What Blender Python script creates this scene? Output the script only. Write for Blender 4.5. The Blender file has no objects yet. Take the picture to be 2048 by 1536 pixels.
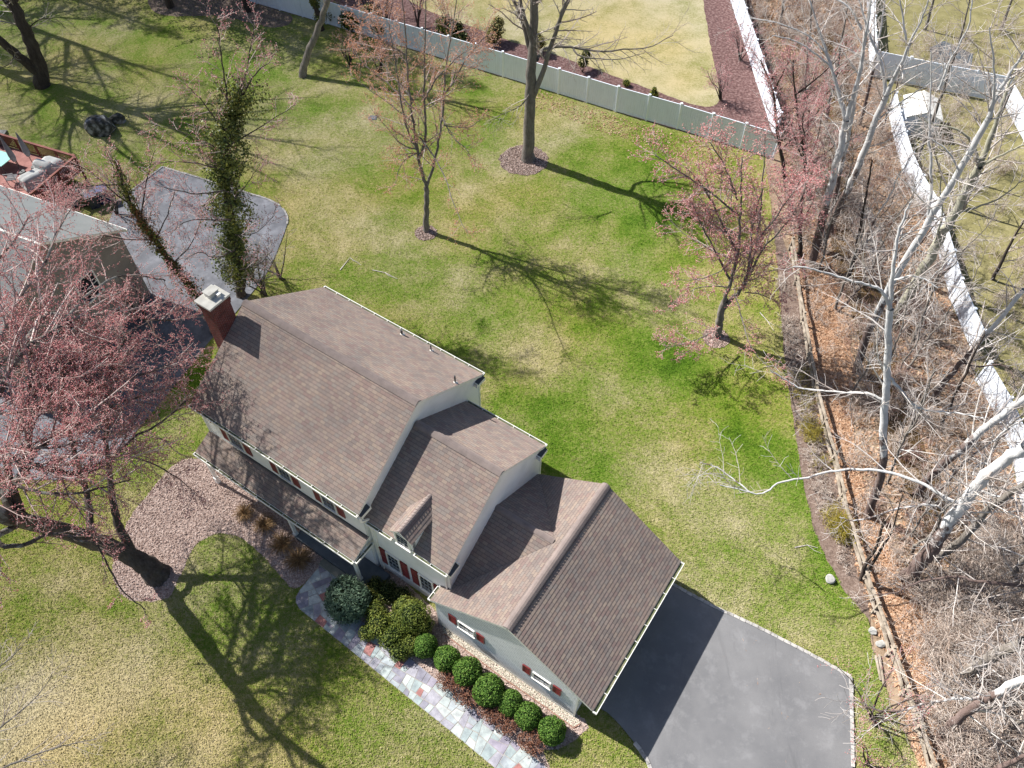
import bpy, bmesh, math, random
import numpy as np
from mathutils import Vector, Matrix

# ------------------------------------------------------------ camera, light
SC = bpy.context.scene
H, F, PITCH, ROLL = 35.0, 1582.9, math.radians(52.774), 0.0092
FW = np.array([0, math.cos(PITCH), -math.sin(PITCH)])
_ri = np.array([1., 0, 0]); _up = np.cross(_ri, FW)
RI = math.cos(ROLL)*_ri + math.sin(ROLL)*_up
UP = -math.sin(ROLL)*_ri + math.cos(ROLL)*_up
CAMP = np.array([0, 0, H])
cd = bpy.data.cameras.new('camera'); cam = bpy.data.objects.new('camera', cd)
SC.collection.objects.link(cam)
cd.sensor_width = 36; cd.lens = F/2048*36; cd.clip_end = 2000; cd.clip_start = 0.5
cam.matrix_world = Matrix(((RI[0], UP[0], -FW[0], 0), (RI[1], UP[1], -FW[1], 0), (RI[2], UP[2], -FW[2], H), (0, 0, 0, 1)))
SC.camera = cam
SUNV = Vector((-0.855, 0.473, 1.0)).normalized()      # towards the sun
elev = math.asin(SUNV.z); azi = math.atan2(SUNV.x, SUNV.y)
w = bpy.data.worlds.new('World'); SC.world = w; w.use_nodes = True
wn = w.node_tree; bg = wn.nodes['Background']
sky = wn.nodes.new('ShaderNodeTexSky'); sky.sky_type = 'NISHITA'; sky.sun_disc = False
sky.sun_elevation = elev; sky.sun_rotation = azi; sky.air_density = 1.0; sky.dust_density = 1.5
wn.links.new(sky.outputs[0], bg.inputs[0]); bg.inputs[1].default_value = 0.06
sl = bpy.data.lights.new('sun', 'SUN'); sl.energy = 4.6; sl.angle = math.radians(0.5); sl.color = (1, .955, .89)
so = bpy.data.objects.new('sun', sl); SC.collection.objects.link(so)
so.rotation_euler = SUNV.to_track_quat('Z', 'Y').to_euler(); so.location = (0, 0, 60)
SC.view_settings.view_transform = 'Standard'; SC.view_settings.look = 'None'
SC.view_settings.exposure = 1.0; SC.view_settings.gamma = 1
SC.cycles.max_bounces = 6; SC.cycles.diffuse_bounces = 3; SC.cycles.transparent_max_bounces = 4

# ------------------------------------------------------------ pixel helpers
def ray(u, v): return FW*F + RI*(u-1024) - UP*(v-768)
def G(u, v, z=0.0):
    d = ray(u, v); return CAMP + d*((z-H)/d[2])
def lift(u, v, bx, by):
    d = ray(u, v); dh = d[:2]; b = np.array([bx, by])
    return CAMP + d*((b @ dh)/(dh @ dh))
AZ = math.radians(-33.662)
DA = np.array([math.cos(AZ), math.sin(AZ), 0]); DB = np.array([-math.sin(AZ), math.cos(AZ), 0])
HO = np.array([-3.1355, 12.9622, 0])
def onpl(u, v, o, n):
    d = ray(u, v); o = np.array(o, float); n = np.array(n, float); return CAMP + d*(((o-CAMP) @ n)/(d @ n))
def tolocal(p): q = np.array(p)-HO; return (q @ DA, q @ DB, q[2])

# ------------------------------------------------------------ node helpers
def newmat(name, rough=.8, spec=.3):
    m = bpy.data.materials.new(name); m.use_nodes = True
    b = m.node_tree.nodes['Principled BSDF']; b.inputs['Roughness'].default_value = rough
    b.inputs['Specular IOR Level'].default_value = spec
    if rough >= .8: b.inputs['Diffuse Roughness'].default_value = 1.0
    return m, m.node_tree, b
def N(nt, t, **k):
    n = nt.nodes.new(t)
    for a, v in k.items():
        if a.startswith('i_'): n.inputs[a[2:].replace('_', ' ')].default_value = v
        else: setattr(n, a, v)
    return n
def coord(nt, uv=False):
    if uv: return N(nt, 'ShaderNodeUVMap').outputs[0]
    return N(nt, 'ShaderNodeNewGeometry').outputs['Position']
def objcoord(nt): return N(nt, 'ShaderNodeTexCoord').outputs['Object']
def noise(nt, co, scale, detail=3, rough=.55, dist=0, sc=None):
    if sc:
        mp = N(nt, 'ShaderNodeMapping'); mp.inputs['Scale'].default_value = sc; nt.links.new(co, mp.inputs[0]); co = mp.outputs[0]
    n = N(nt, 'ShaderNodeTexNoise'); n.inputs['Scale'].default_value = scale; n.inputs['Detail'].default_value = detail
    n.inputs['Roughness'].default_value = rough; n.inputs['Distortion'].default_value = dist
    nt.links.new(co, n.inputs['Vector']); return n.outputs[0]
def ramp(nt, fac, cols, lo=.0, hi=1., interp='LINEAR'):
    r = N(nt, 'ShaderNodeValToRGB'); r.color_ramp.interpolation = interp
    el = r.color_ramp.elements
    while len(el) < len(cols): el.new(.5)
    for i, c in enumerate(cols):
        if len(c) == 2: el[i].position = c[0]; c = c[1]
        else: el[i].position = lo+(hi-lo)*i/max(1, len(cols)-1)
        el[i].color = (*c, 1)
    nt.links.new(fac, r.inputs[0]); return r.outputs[0]
def framp(nt, fac, lo, hi, a=0., b=1.):
    m = N(nt, 'ShaderNodeMapRange'); m.inputs[1].default_value = lo; m.inputs[2].default_value = hi
    m.inputs[3].default_value = a; m.inputs[4].default_value = b; nt.links.new(fac, m.inputs[0]); return m.outputs[0]
def mix(nt, fac, a, b, mode='MIX'):
    m = N(nt, 'ShaderNodeMix', data_type='RGBA', blend_type=mode)
    for s, v in ((m.inputs[0], fac), (m.inputs[6], a), (m.inputs[7], b)):
        if isinstance(v, (int, float)): s.default_value = v
        elif isinstance(v, tuple): s.default_value = (*v, 1)
        else: nt.links.new(v, s)
    return m.outputs[2]
def math_(nt, op, a, b=0.):
    m = N(nt, 'ShaderNodeMath', operation=op)
    for i, v in enumerate((a, b)):
        if isinstance(v, (int, float)): m.inputs[i].default_value = v
        else: nt.links.new(v, m.inputs[i])
    return m.outputs[0]
def bump(nt, b, h, strength=.3, dist=.02):
    n = N(nt, 'ShaderNodeBump'); n.inputs['Strength'].default_value = strength; n.inputs['Distance'].default_value = dist
    nt.links.new(h, n.inputs['Height']); nt.links.new(n.outputs[0], b.inputs['Normal'])
def noisemat(name, cols, scale, rough=.85, bs=0, bscale=None, detail=4, lo=.3, hi=.7, sc=None, spec=.25, loc=True, fine=None, fscale=8):
    m, nt, b = newmat(name, rough, spec)
    co = objcoord(nt) if loc else coord(nt)
    c = ramp(nt, noise(nt, co, scale, detail, sc=sc), cols, lo, hi)
    if fine:
        c = mix(nt, fine, c, ramp(nt, noise(nt, co, fscale, 5, .7, sc=sc), cols, lo, hi))
    nt.links.new(c, b.inputs['Base Color'])
    if bs: bump(nt, b, noise(nt, co, bscale or scale*4, 4, .6, sc=sc), bs, .03)
    return m
def islandmat(name, cols, rough=.7, trans=0., spec=.25, patch=0, pscale=.5):
    m, nt, b = newmat(name, rough, spec)
    r = N(nt, 'ShaderNodeNewGeometry').outputs['Random Per Island']
    if patch:
        n = noise(nt, coord(nt), pscale, 3)
        n = framp(nt, n, .3, .7)
        r = math_(nt, 'ADD', math_(nt, 'MULTIPLY', r, 1-patch), math_(nt, 'MULTIPLY', n, patch))
    nt.links.new(ramp(nt, r, cols), b.inputs['Base Color'])
    if trans:
        t = N(nt, 'ShaderNodeBsdfTranslucent'); nt.links.new(b.inputs['Base Color'].links[0].from_socket, t.inputs[0])
        mx = N(nt, 'ShaderNodeMixShader'); mx.inputs[0].default_value = trans
        out = nt.nodes['Material Output']
        nt.links.new(b.outputs[0], mx.inputs[1]); nt.links.new(t.outputs[0], mx.inputs[2]); nt.links.new(mx.outputs[0], out.inputs[0])
    return m
def plain(name, col, rough=.6, spec=.4, metal=0., var=.12, vs=3.):
    m, nt, b = newmat(name, rough, spec); b.inputs['Metallic'].default_value = metal
    c2 = tuple(x*(1-var) for x in col)
    nt.links.new(ramp(nt, noise(nt, objcoord(nt), vs, 4, .65), [c2, col], .35, .65), b.inputs['Base Color'])
    return m

MAT = {}
SPOTS = [(1500, 900, 4, -.06), (150, 1500, 6, .12), (430, 1480, 4, .05), (1000, 560, 4, .07), (1170, 620, 5, -.05), (1100, 720, 3, .10), (750, 560, 3, -.06), (1390, 745, 5, -.13), (1290, 700, 4, -.07), (1240, 400, 8, -.10), (900, 600, 7, -.06), (1590, 1020, 3, -.08), (1700, 1180, 2.5, -.10), (1130, 860, 6, -.13), (1400, 1030, 4, -.04), (60, 1440, 5, .16), (250, 1100, 4, .05), (1230, 830, 4, .08), (1320, 640, 3, .06), (950, 560, 3, .05),
         (560, 300, 6, .06), (700, 420, 5, .05), (1300, 50, 9, .06), (1740, 1430, 2.5, -.05), (390, 760, 2.5, -.15), (1090, 1000, 3, .05), (480, 1320, 4, -.02)]
def lawncolor(nt, dry=0.0, extra=None):
    co = coord(nt)
    big = noise(nt, co, .16, 4, .6, .6); mid = noise(nt, co, .7, 4, .65, .3); fin = noise(nt, co, 5.5, 4, .75)
    vf = noise(nt, co, 22, 3, .7)
    t = math_(nt, 'ADD', math_(nt, 'MULTIPLY', big, .50), math_(nt, 'MULTIPLY', mid, .34))
    t = math_(nt, 'ADD', t, math_(nt, 'MULTIPLY', fin, .50))
    t = math_(nt, 'ADD', t, math_(nt, 'MULTIPLY', vf, .42))
    t = math_(nt, 'ADD', t, dry - .355)
    for (u, v, rr_, am) in SPOTS:
        q = G(u, v); d = N(nt, 'ShaderNodeVectorMath', operation='DISTANCE'); nt.links.new(co, d.inputs[0]); d.inputs[1].default_value = (q[0], q[1], 0)
        t = math_(nt, 'ADD', t, framp(nt, d.outputs['Value'], rr_*.15, rr_, am, 0))
    t = math_(nt, 'ADD', math_(nt, 'MULTIPLY', math_(nt, 'SUBTRACT', t, .5), 1.35), .5)
    if extra is not None: t = math_(nt, 'ADD', t, extra)
    c = ramp(nt, t, [(.18, (.050, .112, .008)), (.32, (.100, .198, .014)), (.43, (.178, .255, .038)), (.53, (.258, .272, .090)), (.65, (.375, .350, .180)), (.82, (.53, .48, .32))])
    hue = framp(nt, noise(nt, co, .09, 2), .4, .62)
    return mix(nt, math_(nt, 'MULTIPLY', hue, .35), c, mix(nt, 1., c, (1.22, 1.0, .5), 'MULTIPLY')), t
def lawnmat(name, dry):
    m, nt, b = newmat(name, .9, .1)
    c, t = lawncolor(nt, dry); nt.links.new(c, b.inputs['Base Color'])
    bump(nt, b, noise(nt, coord(nt), 14, 5, .8), .9, .09); return m
MAT['lawn'] = lawnmat('lawn_grass', 0.0); MAT['drylawn'] = lawnmat('dry_lawn_grass', .13)
m, nt, b = newmat('grass_tufts', .85, .15)
r = N(nt, 'ShaderNodeNewGeometry').outputs['Random Per Island']
c, t = lawncolor(nt, 0.02, math_(nt, 'MULTIPLY', math_(nt, 'SUBTRACT', r, .5), .22)); nt.links.new(c, b.inputs['Base Color']); MAT['tuft'] = m
MAT['mulch'] = noisemat('brown_mulch', [(.09, .06, .05), (.20, .145, .118), (.34, .27, .235)], 11, .95, .9, 20, 6, .32, .68, loc=False, fine=.5, fscale=3)
MAT['palemulch'] = noisemat('weathered_mulch', [(.22, .155, .13), (.43, .33, .29), (.60, .51, .465)], 12, .95, .9, 20, 6, .3, .66, loc=False, fine=.4, fscale=3)
MAT['redmulch'] = noisemat('red_brown_mulch', [(.085, .042, .040), (.17, .095, .09), (.30, .20, .185)], 5, .95, .9, 22, 6, .32, .68, loc=False)
MAT['woodsoil'] = noisemat('woodland_floor', [(.12, .085, .055), (.25, .18, .12), (.37, .28, .20), (.46, .38, .29)], 1.6, .95, .9, 14, 8, .28, .72, loc=False, fine=.55, fscale=9)
MAT['olive'] = noisemat('rough_olive_grass', [(.12, .11, .045), (.23, .21, .09), (.38, .34, .19)], .9, .95, .8, 12, 8, .3, .7, loc=False, fine=.5, fscale=8)
MAT['gravel'] = noisemat('pale_gravel_bed', [(.16, .14, .11), (.42, .38, .31), (.62, .58, .5)], 10, .9, .8, 16, 5, .3, .7, loc=False)
# asphalt
def asphalt(name, a, bcol, sc=.35):
    m, nt, b = newmat(name, .75, .3); co = coord(nt)
    c = ramp(nt, noise(nt, co, sc, 5, .65, .15), [a, bcol], .35, .65)
    c = mix(nt, .22, c, ramp(nt, noise(nt, co, 40, 3, .8), [tuple(x*.5 for x in a), tuple(x*1.5 for x in bcol)], .3, .7))
    c = mix(nt, framp(nt, noise(nt, co, 1.1, 6, .75), .52, .66, 0, .35), c, tuple(x*1.45 for x in bcol))
    c = mix(nt, framp(nt, noise(nt, co, .5, 5, .8, 1.5, (1, .25, 1)), .56, .7, 0, .4), c, tuple(x*.62 for x in a))
    v = N(nt, 'ShaderNodeTexVoronoi'); v.inputs['Scale'].default_value = 3.1; nt.links.new(co, v.inputs[0])
    c = mix(nt, framp(nt, v.outputs['Distance'], .02, .035, .6, 0), c, (.35, .33, .3))
    nt.links.new(c, b.inputs['Base Color']); bump(nt, b, noise(nt, co, 60, 3, .7), .4, .01); return m
MAT['asphalt'] = asphalt('driveway_asphalt', (.125, .127, .135), (.185, .186, .192))
MAT['asphalt2'] = asphalt('worn_blue_grey_asphalt', (.062, .067, .082), (.13, .137, .16), 1.1)
MAT['kerbstone'] = noisemat('granite_kerb', [(.22, .21, .2), (.42, .41, .4), (.55, .53, .5)], 4, .85, .5, 20, 4)
# water
m, nt, b = newmat('stream_water', .18, .5); co = coord(nt)
nt.links.new(ramp(nt, noise(nt, co, .8, 5, .65), [(.035, .022, .010), (.10, .062, .024), (.17, .11, .05)], .3, .7), b.inputs['Base Color'])
bump(nt, b, noise(nt, co, 5, 3, .6), .25, .02); MAT['water'] = m
# flagstones: irregular slabs with pale joints
def flagmat(name):
    m, nt, b = newmat(name, .6, .35); co = coord(nt); r = N(nt, 'ShaderNodeNewGeometry').outputs['Random Per Island']
    pal = ramp(nt, r, [(0, (.26, .31, .32)), (.13, (.37, .42, .42)), (.27, (.29, .285, .33)), (.40, (.21, .205, .255)), (.5, (.31, .345, .37)), (.62, (.40, .435, .43)), (.73, (.26, .24, .30)), (.84, (.34, .385, .385)), (.95, (.30, .13, .12))], interp='CONSTANT')
    c = mix(nt, .75, pal, mix(nt, 1., pal, ramp(nt, noise(nt, co, 2.4, 5, .65), [(.6, .6, .64), (1.4, 1.42, 1.38)], .33, .67), 'MULTIPLY'))
    nt.links.new(c, b.inputs['Base Color']); bump(nt, b, noise(nt, co, 8, 4, .7), .3, .01); return m
MAT['flag'] = flagmat('flagstone_path')
# shingles: uv in metres (u along the eave, v up the slope)
def shingle(name, palette, sw=.25, sh=.16):
    m, nt, b = newmat(name, .9, .15)
    uv = N(nt, 'ShaderNodeUVMap').outputs[0]; sp = N(nt, 'ShaderNodeSeparateXYZ'); nt.links.new(uv, sp.inputs[0])
    row = math_(nt, 'FLOOR', math_(nt, 'DIVIDE', sp.outputs[1], sh))
    off = math_(nt, 'FRACT', math_(nt, 'MULTIPLY', row, .5 + .137))
    uu = math_(nt, 'ADD', math_(nt, 'DIVIDE', sp.outputs[0], sw), math_(nt, 'MULTIPLY', off, 1.0))
    colm = math_(nt, 'FLOOR', uu)
    cb = N(nt, 'ShaderNodeCombineXYZ'); nt.links.new(colm, cb.inputs[0]); nt.links.new(row, cb.inputs[1])
    wn_ = N(nt, 'ShaderNodeTexWhiteNoise', noise_dimensions='2D'); nt.links.new(cb.outputs[0], wn_.inputs['Vector'])
    c = ramp(nt, wn_.outputs['Value'], palette, interp='CONSTANT')
    # slow drift in tone and fine granules
    c = mix(nt, 1., c, ramp(nt, noise(nt, uv, .35, 3), [(.88, .88, .9), (1.1, 1.08, 1.06)], .35, .65), 'MULTIPLY')
    c = mix(nt, 1., c, ramp(nt, noise(nt, uv, 60, 2, .8), [(.8, .8, .8), (1.22, 1.22, 1.22)], .3, .7), 'MULTIPLY')
    fr = math_(nt, 'FRACT', uu)
    gap = math_(nt, 'LESS_THAN', fr, .05)
    c = mix(nt, math_(nt, 'MULTIPLY', gap, .55), c, (.06, .05, .05))
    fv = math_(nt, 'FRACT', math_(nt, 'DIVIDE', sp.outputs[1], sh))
    c = mix(nt, math_(nt, 'MULTIPLY', math_(nt, 'LESS_THAN', fv, .16), .50), c, (.07, .06, .06))  # painted shadow line along the butt edge of every course
    nt.links.new(c, b.inputs['Base Color']); return m
PAL = [(0, (.305, .240, .205)), (.14, (.285, .234, .206)), (.27, (.335, .273, .228)), (.40, (.258, .216, .195)), (.52, (.310, .247, .218)), (.64, (.288, .250, .224)), (.76, (.275, .207, .186)), (.88, (.318, .263, .228))]
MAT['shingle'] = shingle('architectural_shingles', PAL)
MAT['cap'] = noisemat('ridge_shingle', [(.24, .198, .185), (.29, .24, .222), (.33, .272, .25)], 2.5, .9, .2, 30)
def brickmat():
    m, nt, b = newmat('red_brick', .85, .2)
    uv = N(nt, 'ShaderNodeUVMap').outputs[0]
    t = N(nt, 'ShaderNodeTexBrick'); nt.links.new(uv, t.inputs[0]); t.inputs['Scale'].default_value = 1
    t.inputs['Brick Width'].default_value = .21; t.inputs['Row Height'].default_value = .075; t.inputs['Mortar Size'].default_value = .006
    t.inputs['Color1'].default_value = (.16, .035, .028, 1); t.inputs['Color2'].default_value = (.09, .025, .025, 1); t.inputs['Mortar'].default_value = (.19, .15, .14, 1); t.inputs['Bias'].default_value = -.1
    c = mix(nt, .5, t.outputs[0], mix(nt, 1., t.outputs[0], ramp(nt, noise(nt, uv, 3, 4), [(.5, .5, .5), (1.6, 1.5, 1.5)], .3, .7), 'MULTIPLY'))
    nt.links.new(c, b.inputs['Base Color']); bump(nt, b, t.outputs['Fac'], -.5, .01); return m
MAT['brick'] = brickmat()
MAT['siding'] = noisemat('cream_siding', [(.70, .71, .70), (.78, .79, .785), (.81, .82, .815)], 1.2, .6, .05, 20, 4, spec=.3)
def lapmat():
    m, nt, b = newmat('lapped_shake_siding', .7, .2); uv = N(nt, 'ShaderNodeUVMap').outputs[0]; sp = N(nt, 'ShaderNodeSeparateXYZ'); nt.links.new(uv, sp.inputs[0])
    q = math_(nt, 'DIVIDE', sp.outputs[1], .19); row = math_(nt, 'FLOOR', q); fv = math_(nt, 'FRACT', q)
    uu = math_(nt, 'ADD', math_(nt, 'DIVIDE', sp.outputs[0], .42), math_(nt, 'FRACT', math_(nt, 'MULTIPLY', row, .63))); cb = N(nt, 'ShaderNodeCombineXYZ'); nt.links.new(math_(nt, 'FLOOR', uu), cb.inputs[0]); nt.links.new(row, cb.inputs[1])
    wn_ = N(nt, 'ShaderNodeTexWhiteNoise', noise_dimensions='2D'); nt.links.new(cb.outputs[0], wn_.inputs['Vector'])
    c = ramp(nt, wn_.outputs['Value'], [(.72, .73, .73), (.82, .83, .83)])
    c = mix(nt, math_(nt, 'MULTIPLY', math_(nt, 'LESS_THAN', fv, .24), .55), c, (.26, .28, .30)); c = mix(nt, math_(nt, 'MULTIPLY', math_(nt, 'LESS_THAN', math_(nt, 'FRACT', uu), .06), .4), c, (.3, .32, .34))  # shadow gap under each lap painted as a darker band, then the shake joints
    nt.links.new(c, b.inputs['Base Color']); return m
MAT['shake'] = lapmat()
MAT['sashgrey'] = plain('grey_sash', (.30, .33, .36), .5)
MAT['trim'] = plain('white_trim', (.78, .78, .75), .45, .4, 0, .1, 2)
MAT['nwall'] = noisemat('taupe_siding', [(.24, .215, .19), (.30, .275, .245)], 1.5, .8)
MAT['nroof'] = noisemat('pale_grey_green_roof', [(.25, .27, .27), (.33, .35, .345)], .8, .9, .2, 30, fine=.4, fscale=15)
MAT['shutter'] = plain('oxblood_paint', (.19, .022, .026), .4, .5, 0, .2, 6)
MAT['glass'] = plain('dark_window_glass', (.02, .025, .03), .06, .8, 0, .3)
MAT['mossmud'] = noisemat('gutter_debris', [(.06, .08, .04), (.15, .17, .09), (.26, .24, .17)], 4, .95)
MAT['darkmetal'] = plain('dark_metal', (.05, .055, .06), .45, .5)
MAT['cement'] = noisemat('cement_cap', [(.5, .49, .45), (.66, .65, .6)], 3, .8)
MAT['bluestone'] = noisemat('bluestone_slab', [(.06, .075, .09), (.12, .14, .16)], 1.5, .6)
MAT['stepstone'] = noisemat('grey_step_stone', [(.16, .17, .14), (.28, .28, .24)], 2.5, .8)
def fencemat():
    m, nt, b = newmat('white_vinyl', .45, .4); co = objcoord(nt)
    c = ramp(nt, noise(nt, co, 1.3, 4, .6, sc=(1, 1, .25)), [(.68, .74, .84), (.74, .80, .89)], .3, .6)
    c = mix(nt, .35, c, ramp(nt, noise(nt, co, 9, 4, .7, sc=(1, 1, .12)), [(.52, .56, .60), (.75, .81, .90)], .3, .5))
    nt.links.new(c, b.inputs['Base Color']); return m
MAT['vinyl'] = fencemat()
MAT['railwood'] = noisemat('weathered_cedar', [(.20, .165, .13), (.36, .31, .25), (.50, .44, .37)], 3, .9, .5, 20, 5, sc=(1, 1, 4))
MAT['deck'] = noisemat('red_brown_deck', [(.20, .085, .075), (.30, .14, .125)], 2, .75)
MAT['deckrail'] = noisemat('dark_red_rail', [(.11, .03, .025), (.19, .065, .05)], 2, .7)
MAT['canvas'] = noisemat('pale_grey_cover', [(.48, .49, .48), (.62, .63, .62)], 2.5, .8, .4, 5)
MAT['umbrella'] = noisemat('grey_canvas', [(.22, .21, .22), (.32, .31, .32)], 3, .85, .3, 8)
MAT['teal'] = plain('teal_glass', (.30, .55, .50), .12, .6)
MAT['bluebin'] = plain('dark_blue_plastic', (.02, .035, .13), .4, .5)
MAT['tarp'] = noisemat('dark_blue_tarp', [(.02, .025, .05), (.06, .07, .12)], 2, .5, .4, 5)
MAT['shedwhite'] = noisemat('white_shed', [(.62, .61, .57), (.76, .75, .71)], 1.5, .7)
MAT['rock'] = noisemat('pale_rock', [(.3, .3, .29), (.5, .5, .48)], 4, .85, .5, 10)
MAT['darkrock'] = noisemat('mossy_dark_boulder', [(.022, .024, .02), (.08, .08, .078), (.34, .35, .37)], 2.4, .9, .8, 9, 6, .35, .66)
MAT['riprap'] = None
def barkmat(name, cols, whites=None, z0=3, z1=8):
    m, nt, b = newmat(name, .9, .15); co = coord(nt)
    c = ramp(nt, noise(nt, co, 3.5, 5, .65, sc=(1, 1, .35)), cols, .3, .7)
    c = mix(nt, .5, c, ramp(nt, noise(nt, co, 13, 4, .7, sc=(1, 1, .3)), cols, .3, .7))
    if whites:
        sp = N(nt, 'ShaderNodeSeparateXYZ'); nt.links.new(co, sp.inputs[0])
        k = math_(nt, 'ADD', framp(nt, sp.outputs[2], z0, z1), math_(nt, 'MULTIPLY', math_(nt, 'SUBTRACT', noise(nt, co, 1.6, 5, .7, sc=(1, 1, .5)), .5), 2.2))
        c = mix(nt, framp(nt, k, .42, .58), c, ramp(nt, noise(nt, co, 2.2, 4, .6), whites, .3, .7))
    nt.links.new(c, b.inputs['Base Color']); bump(nt, b, noise(nt, co, 9, 5, .7, sc=(1, 1, .25)), .7, .04); return m
MAT['bark'] = barkmat('grey_brown_bark', [(.10, .085, .072), (.20, .18, .16), (.31, .29, .265)])
MAT['barkdark'] = barkmat('dark_bark', [(.03, .023, .02), (.07, .055, .047), (.12, .1, .088)])
MAT['barkmaple'] = barkmat('maple_bark', [(.045, .034, .028), (.10, .082, .07), (.16, .145, .13)], [(.20, .20, .18), (.36, .35, .32)], 5, 15)
MAT['syc'] = barkmat('sycamore_bark', [(.075, .05, .042), (.15, .11, .10), (.23, .18, .165)], [(.46, .46, .46), (.66, .66, .66)], 3, 7.5)
MAT['sycbeige'] = barkmat('beige_sycamore_bark', [(.12, .10, .075), (.2, .18, .13), (.3, .27, .2)], [(.30, .29, .22), (.46, .45, .36)], .5, 4)
MAT['twig'] = islandmat('grey_twigs', [(.18, .145, .13), (.34, .29, .265), (.50, .46, .43)])
MAT['twigwhite'] = islandmat('pale_twigs', [(.28, .24, .22), (.46, .42, .40), (.64, .61, .59)])
MAT['twigmaple'] = islandmat('maple_twigs', [(.20, .13, .125), (.38, .29, .275), (.55, .48, .46)])
MAT['pink'] = islandmat('pink_red_blossom', [(.46, .13, .15), (.64, .26, .27), (.76, .42, .40), (.82, .56, .52)], .7, .25)
MAT['pinkred'] = islandmat('rose_red_blossom', [(.44, .15, .18), (.62, .30, .31), (.74, .46, .44)], .7, .25)
MAT['orange'] = islandmat('orange_red_buds', [(.52, .22, .12), (.68, .36, .22), (.78, .50, .38)], .7, .25)
MAT['ivy'] = islandmat('ivy_leaves', [(.020, .036, .010), (.05, .075, .018), (.13, .15, .03), (.28, .25, .05)], .5, .2, .4, patch=.35, pscale=.9)
MAT['ivyrust'] = islandmat('rusty_ivy_leaves', [(.05, .06, .015), (.18, .08, .035), (.28, .14, .06)], .6, .2)
MAT['box'] = islandmat('boxwood_leaves', [(.025, .065, .010), (.06, .14, .02), (.115, .22, .035), (.17, .27, .055)], .7, .2, .2)
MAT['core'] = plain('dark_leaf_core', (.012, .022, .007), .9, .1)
MAT['pine'] = islandmat('blue_green_needles', [(.045, .085, .055), (.095, .155, .10), (.18, .25, .165)], .6, .1, patch=.3, pscale=2)
MAT['yew'] = islandmat('yellow_green_leaves', [(.045, .075, .012), (.10, .14, .022), (.19, .225, .04), (.30, .29, .07)], .6, .2, patch=.45, pscale=.9)
MAT['conifer'] = islandmat('dark_conifer_needles', [(.012, .025, .01), (.03, .055, .018), (.06, .09, .03)], .7, .1)
MAT['drygrass'] = islandmat('dry_tan_blades', [(.16, .09, .035), (.28, .17, .08), (.40, .28, .15)], .8)
MAT['deadflower'] = islandmat('dead_brown_flower_heads', [(.10, .035, .022), (.2, .085, .05), (.32, .17, .11)], .8)
MAT['leaf'] = islandmat('dead_leaves', [(.28, .15, .085), (.46, .27, .16), (.58, .39, .26), (.68, .53, .40)], .8, .1)
MAT['chips'] = islandmat('mulch_chips', [(.28, .19, .16), (.52, .40, .35), (.72, .61, .56)], .9)
MAT['brush'] = islandmat('brushwood_stems', [(.28, .20, .16), (.46, .37, .31), (.60, .52, .46), (.72, .66, .61)], .85)
MAT['brushdark'] = islandmat('dark_bramble_stems', [(.20, .105, .09), (.36, .23, .20), (.48, .36, .31)], .85)
MAT['yellowbuds'] = islandmat('yellow_buds', [(.25, .20, .03), (.42, .34, .06), (.2, .2, .05)], .8)
MAT['stones'] = islandmat('rounded_stones', [(.16, .15, .14), (.28, .27, .26), (.42, .40, .38)], .85)
MAT['pebbles'] = islandmat('pale_pebbles', [(.30, .27, .21), (.52, .48, .40), (.70, .67, .6)], .85)
MAT['laurel'] = islandmat('bronze_green_leaves', [(.09, .10, .02), (.22, .19, .06), (.38, .33, .15)], .5, .15)
MAT['gold'] = islandmat('golden_green_leaves', [(.10, .14, .015), (.22, .25, .03), (.34, .33, .06)], .6, .2)

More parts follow.
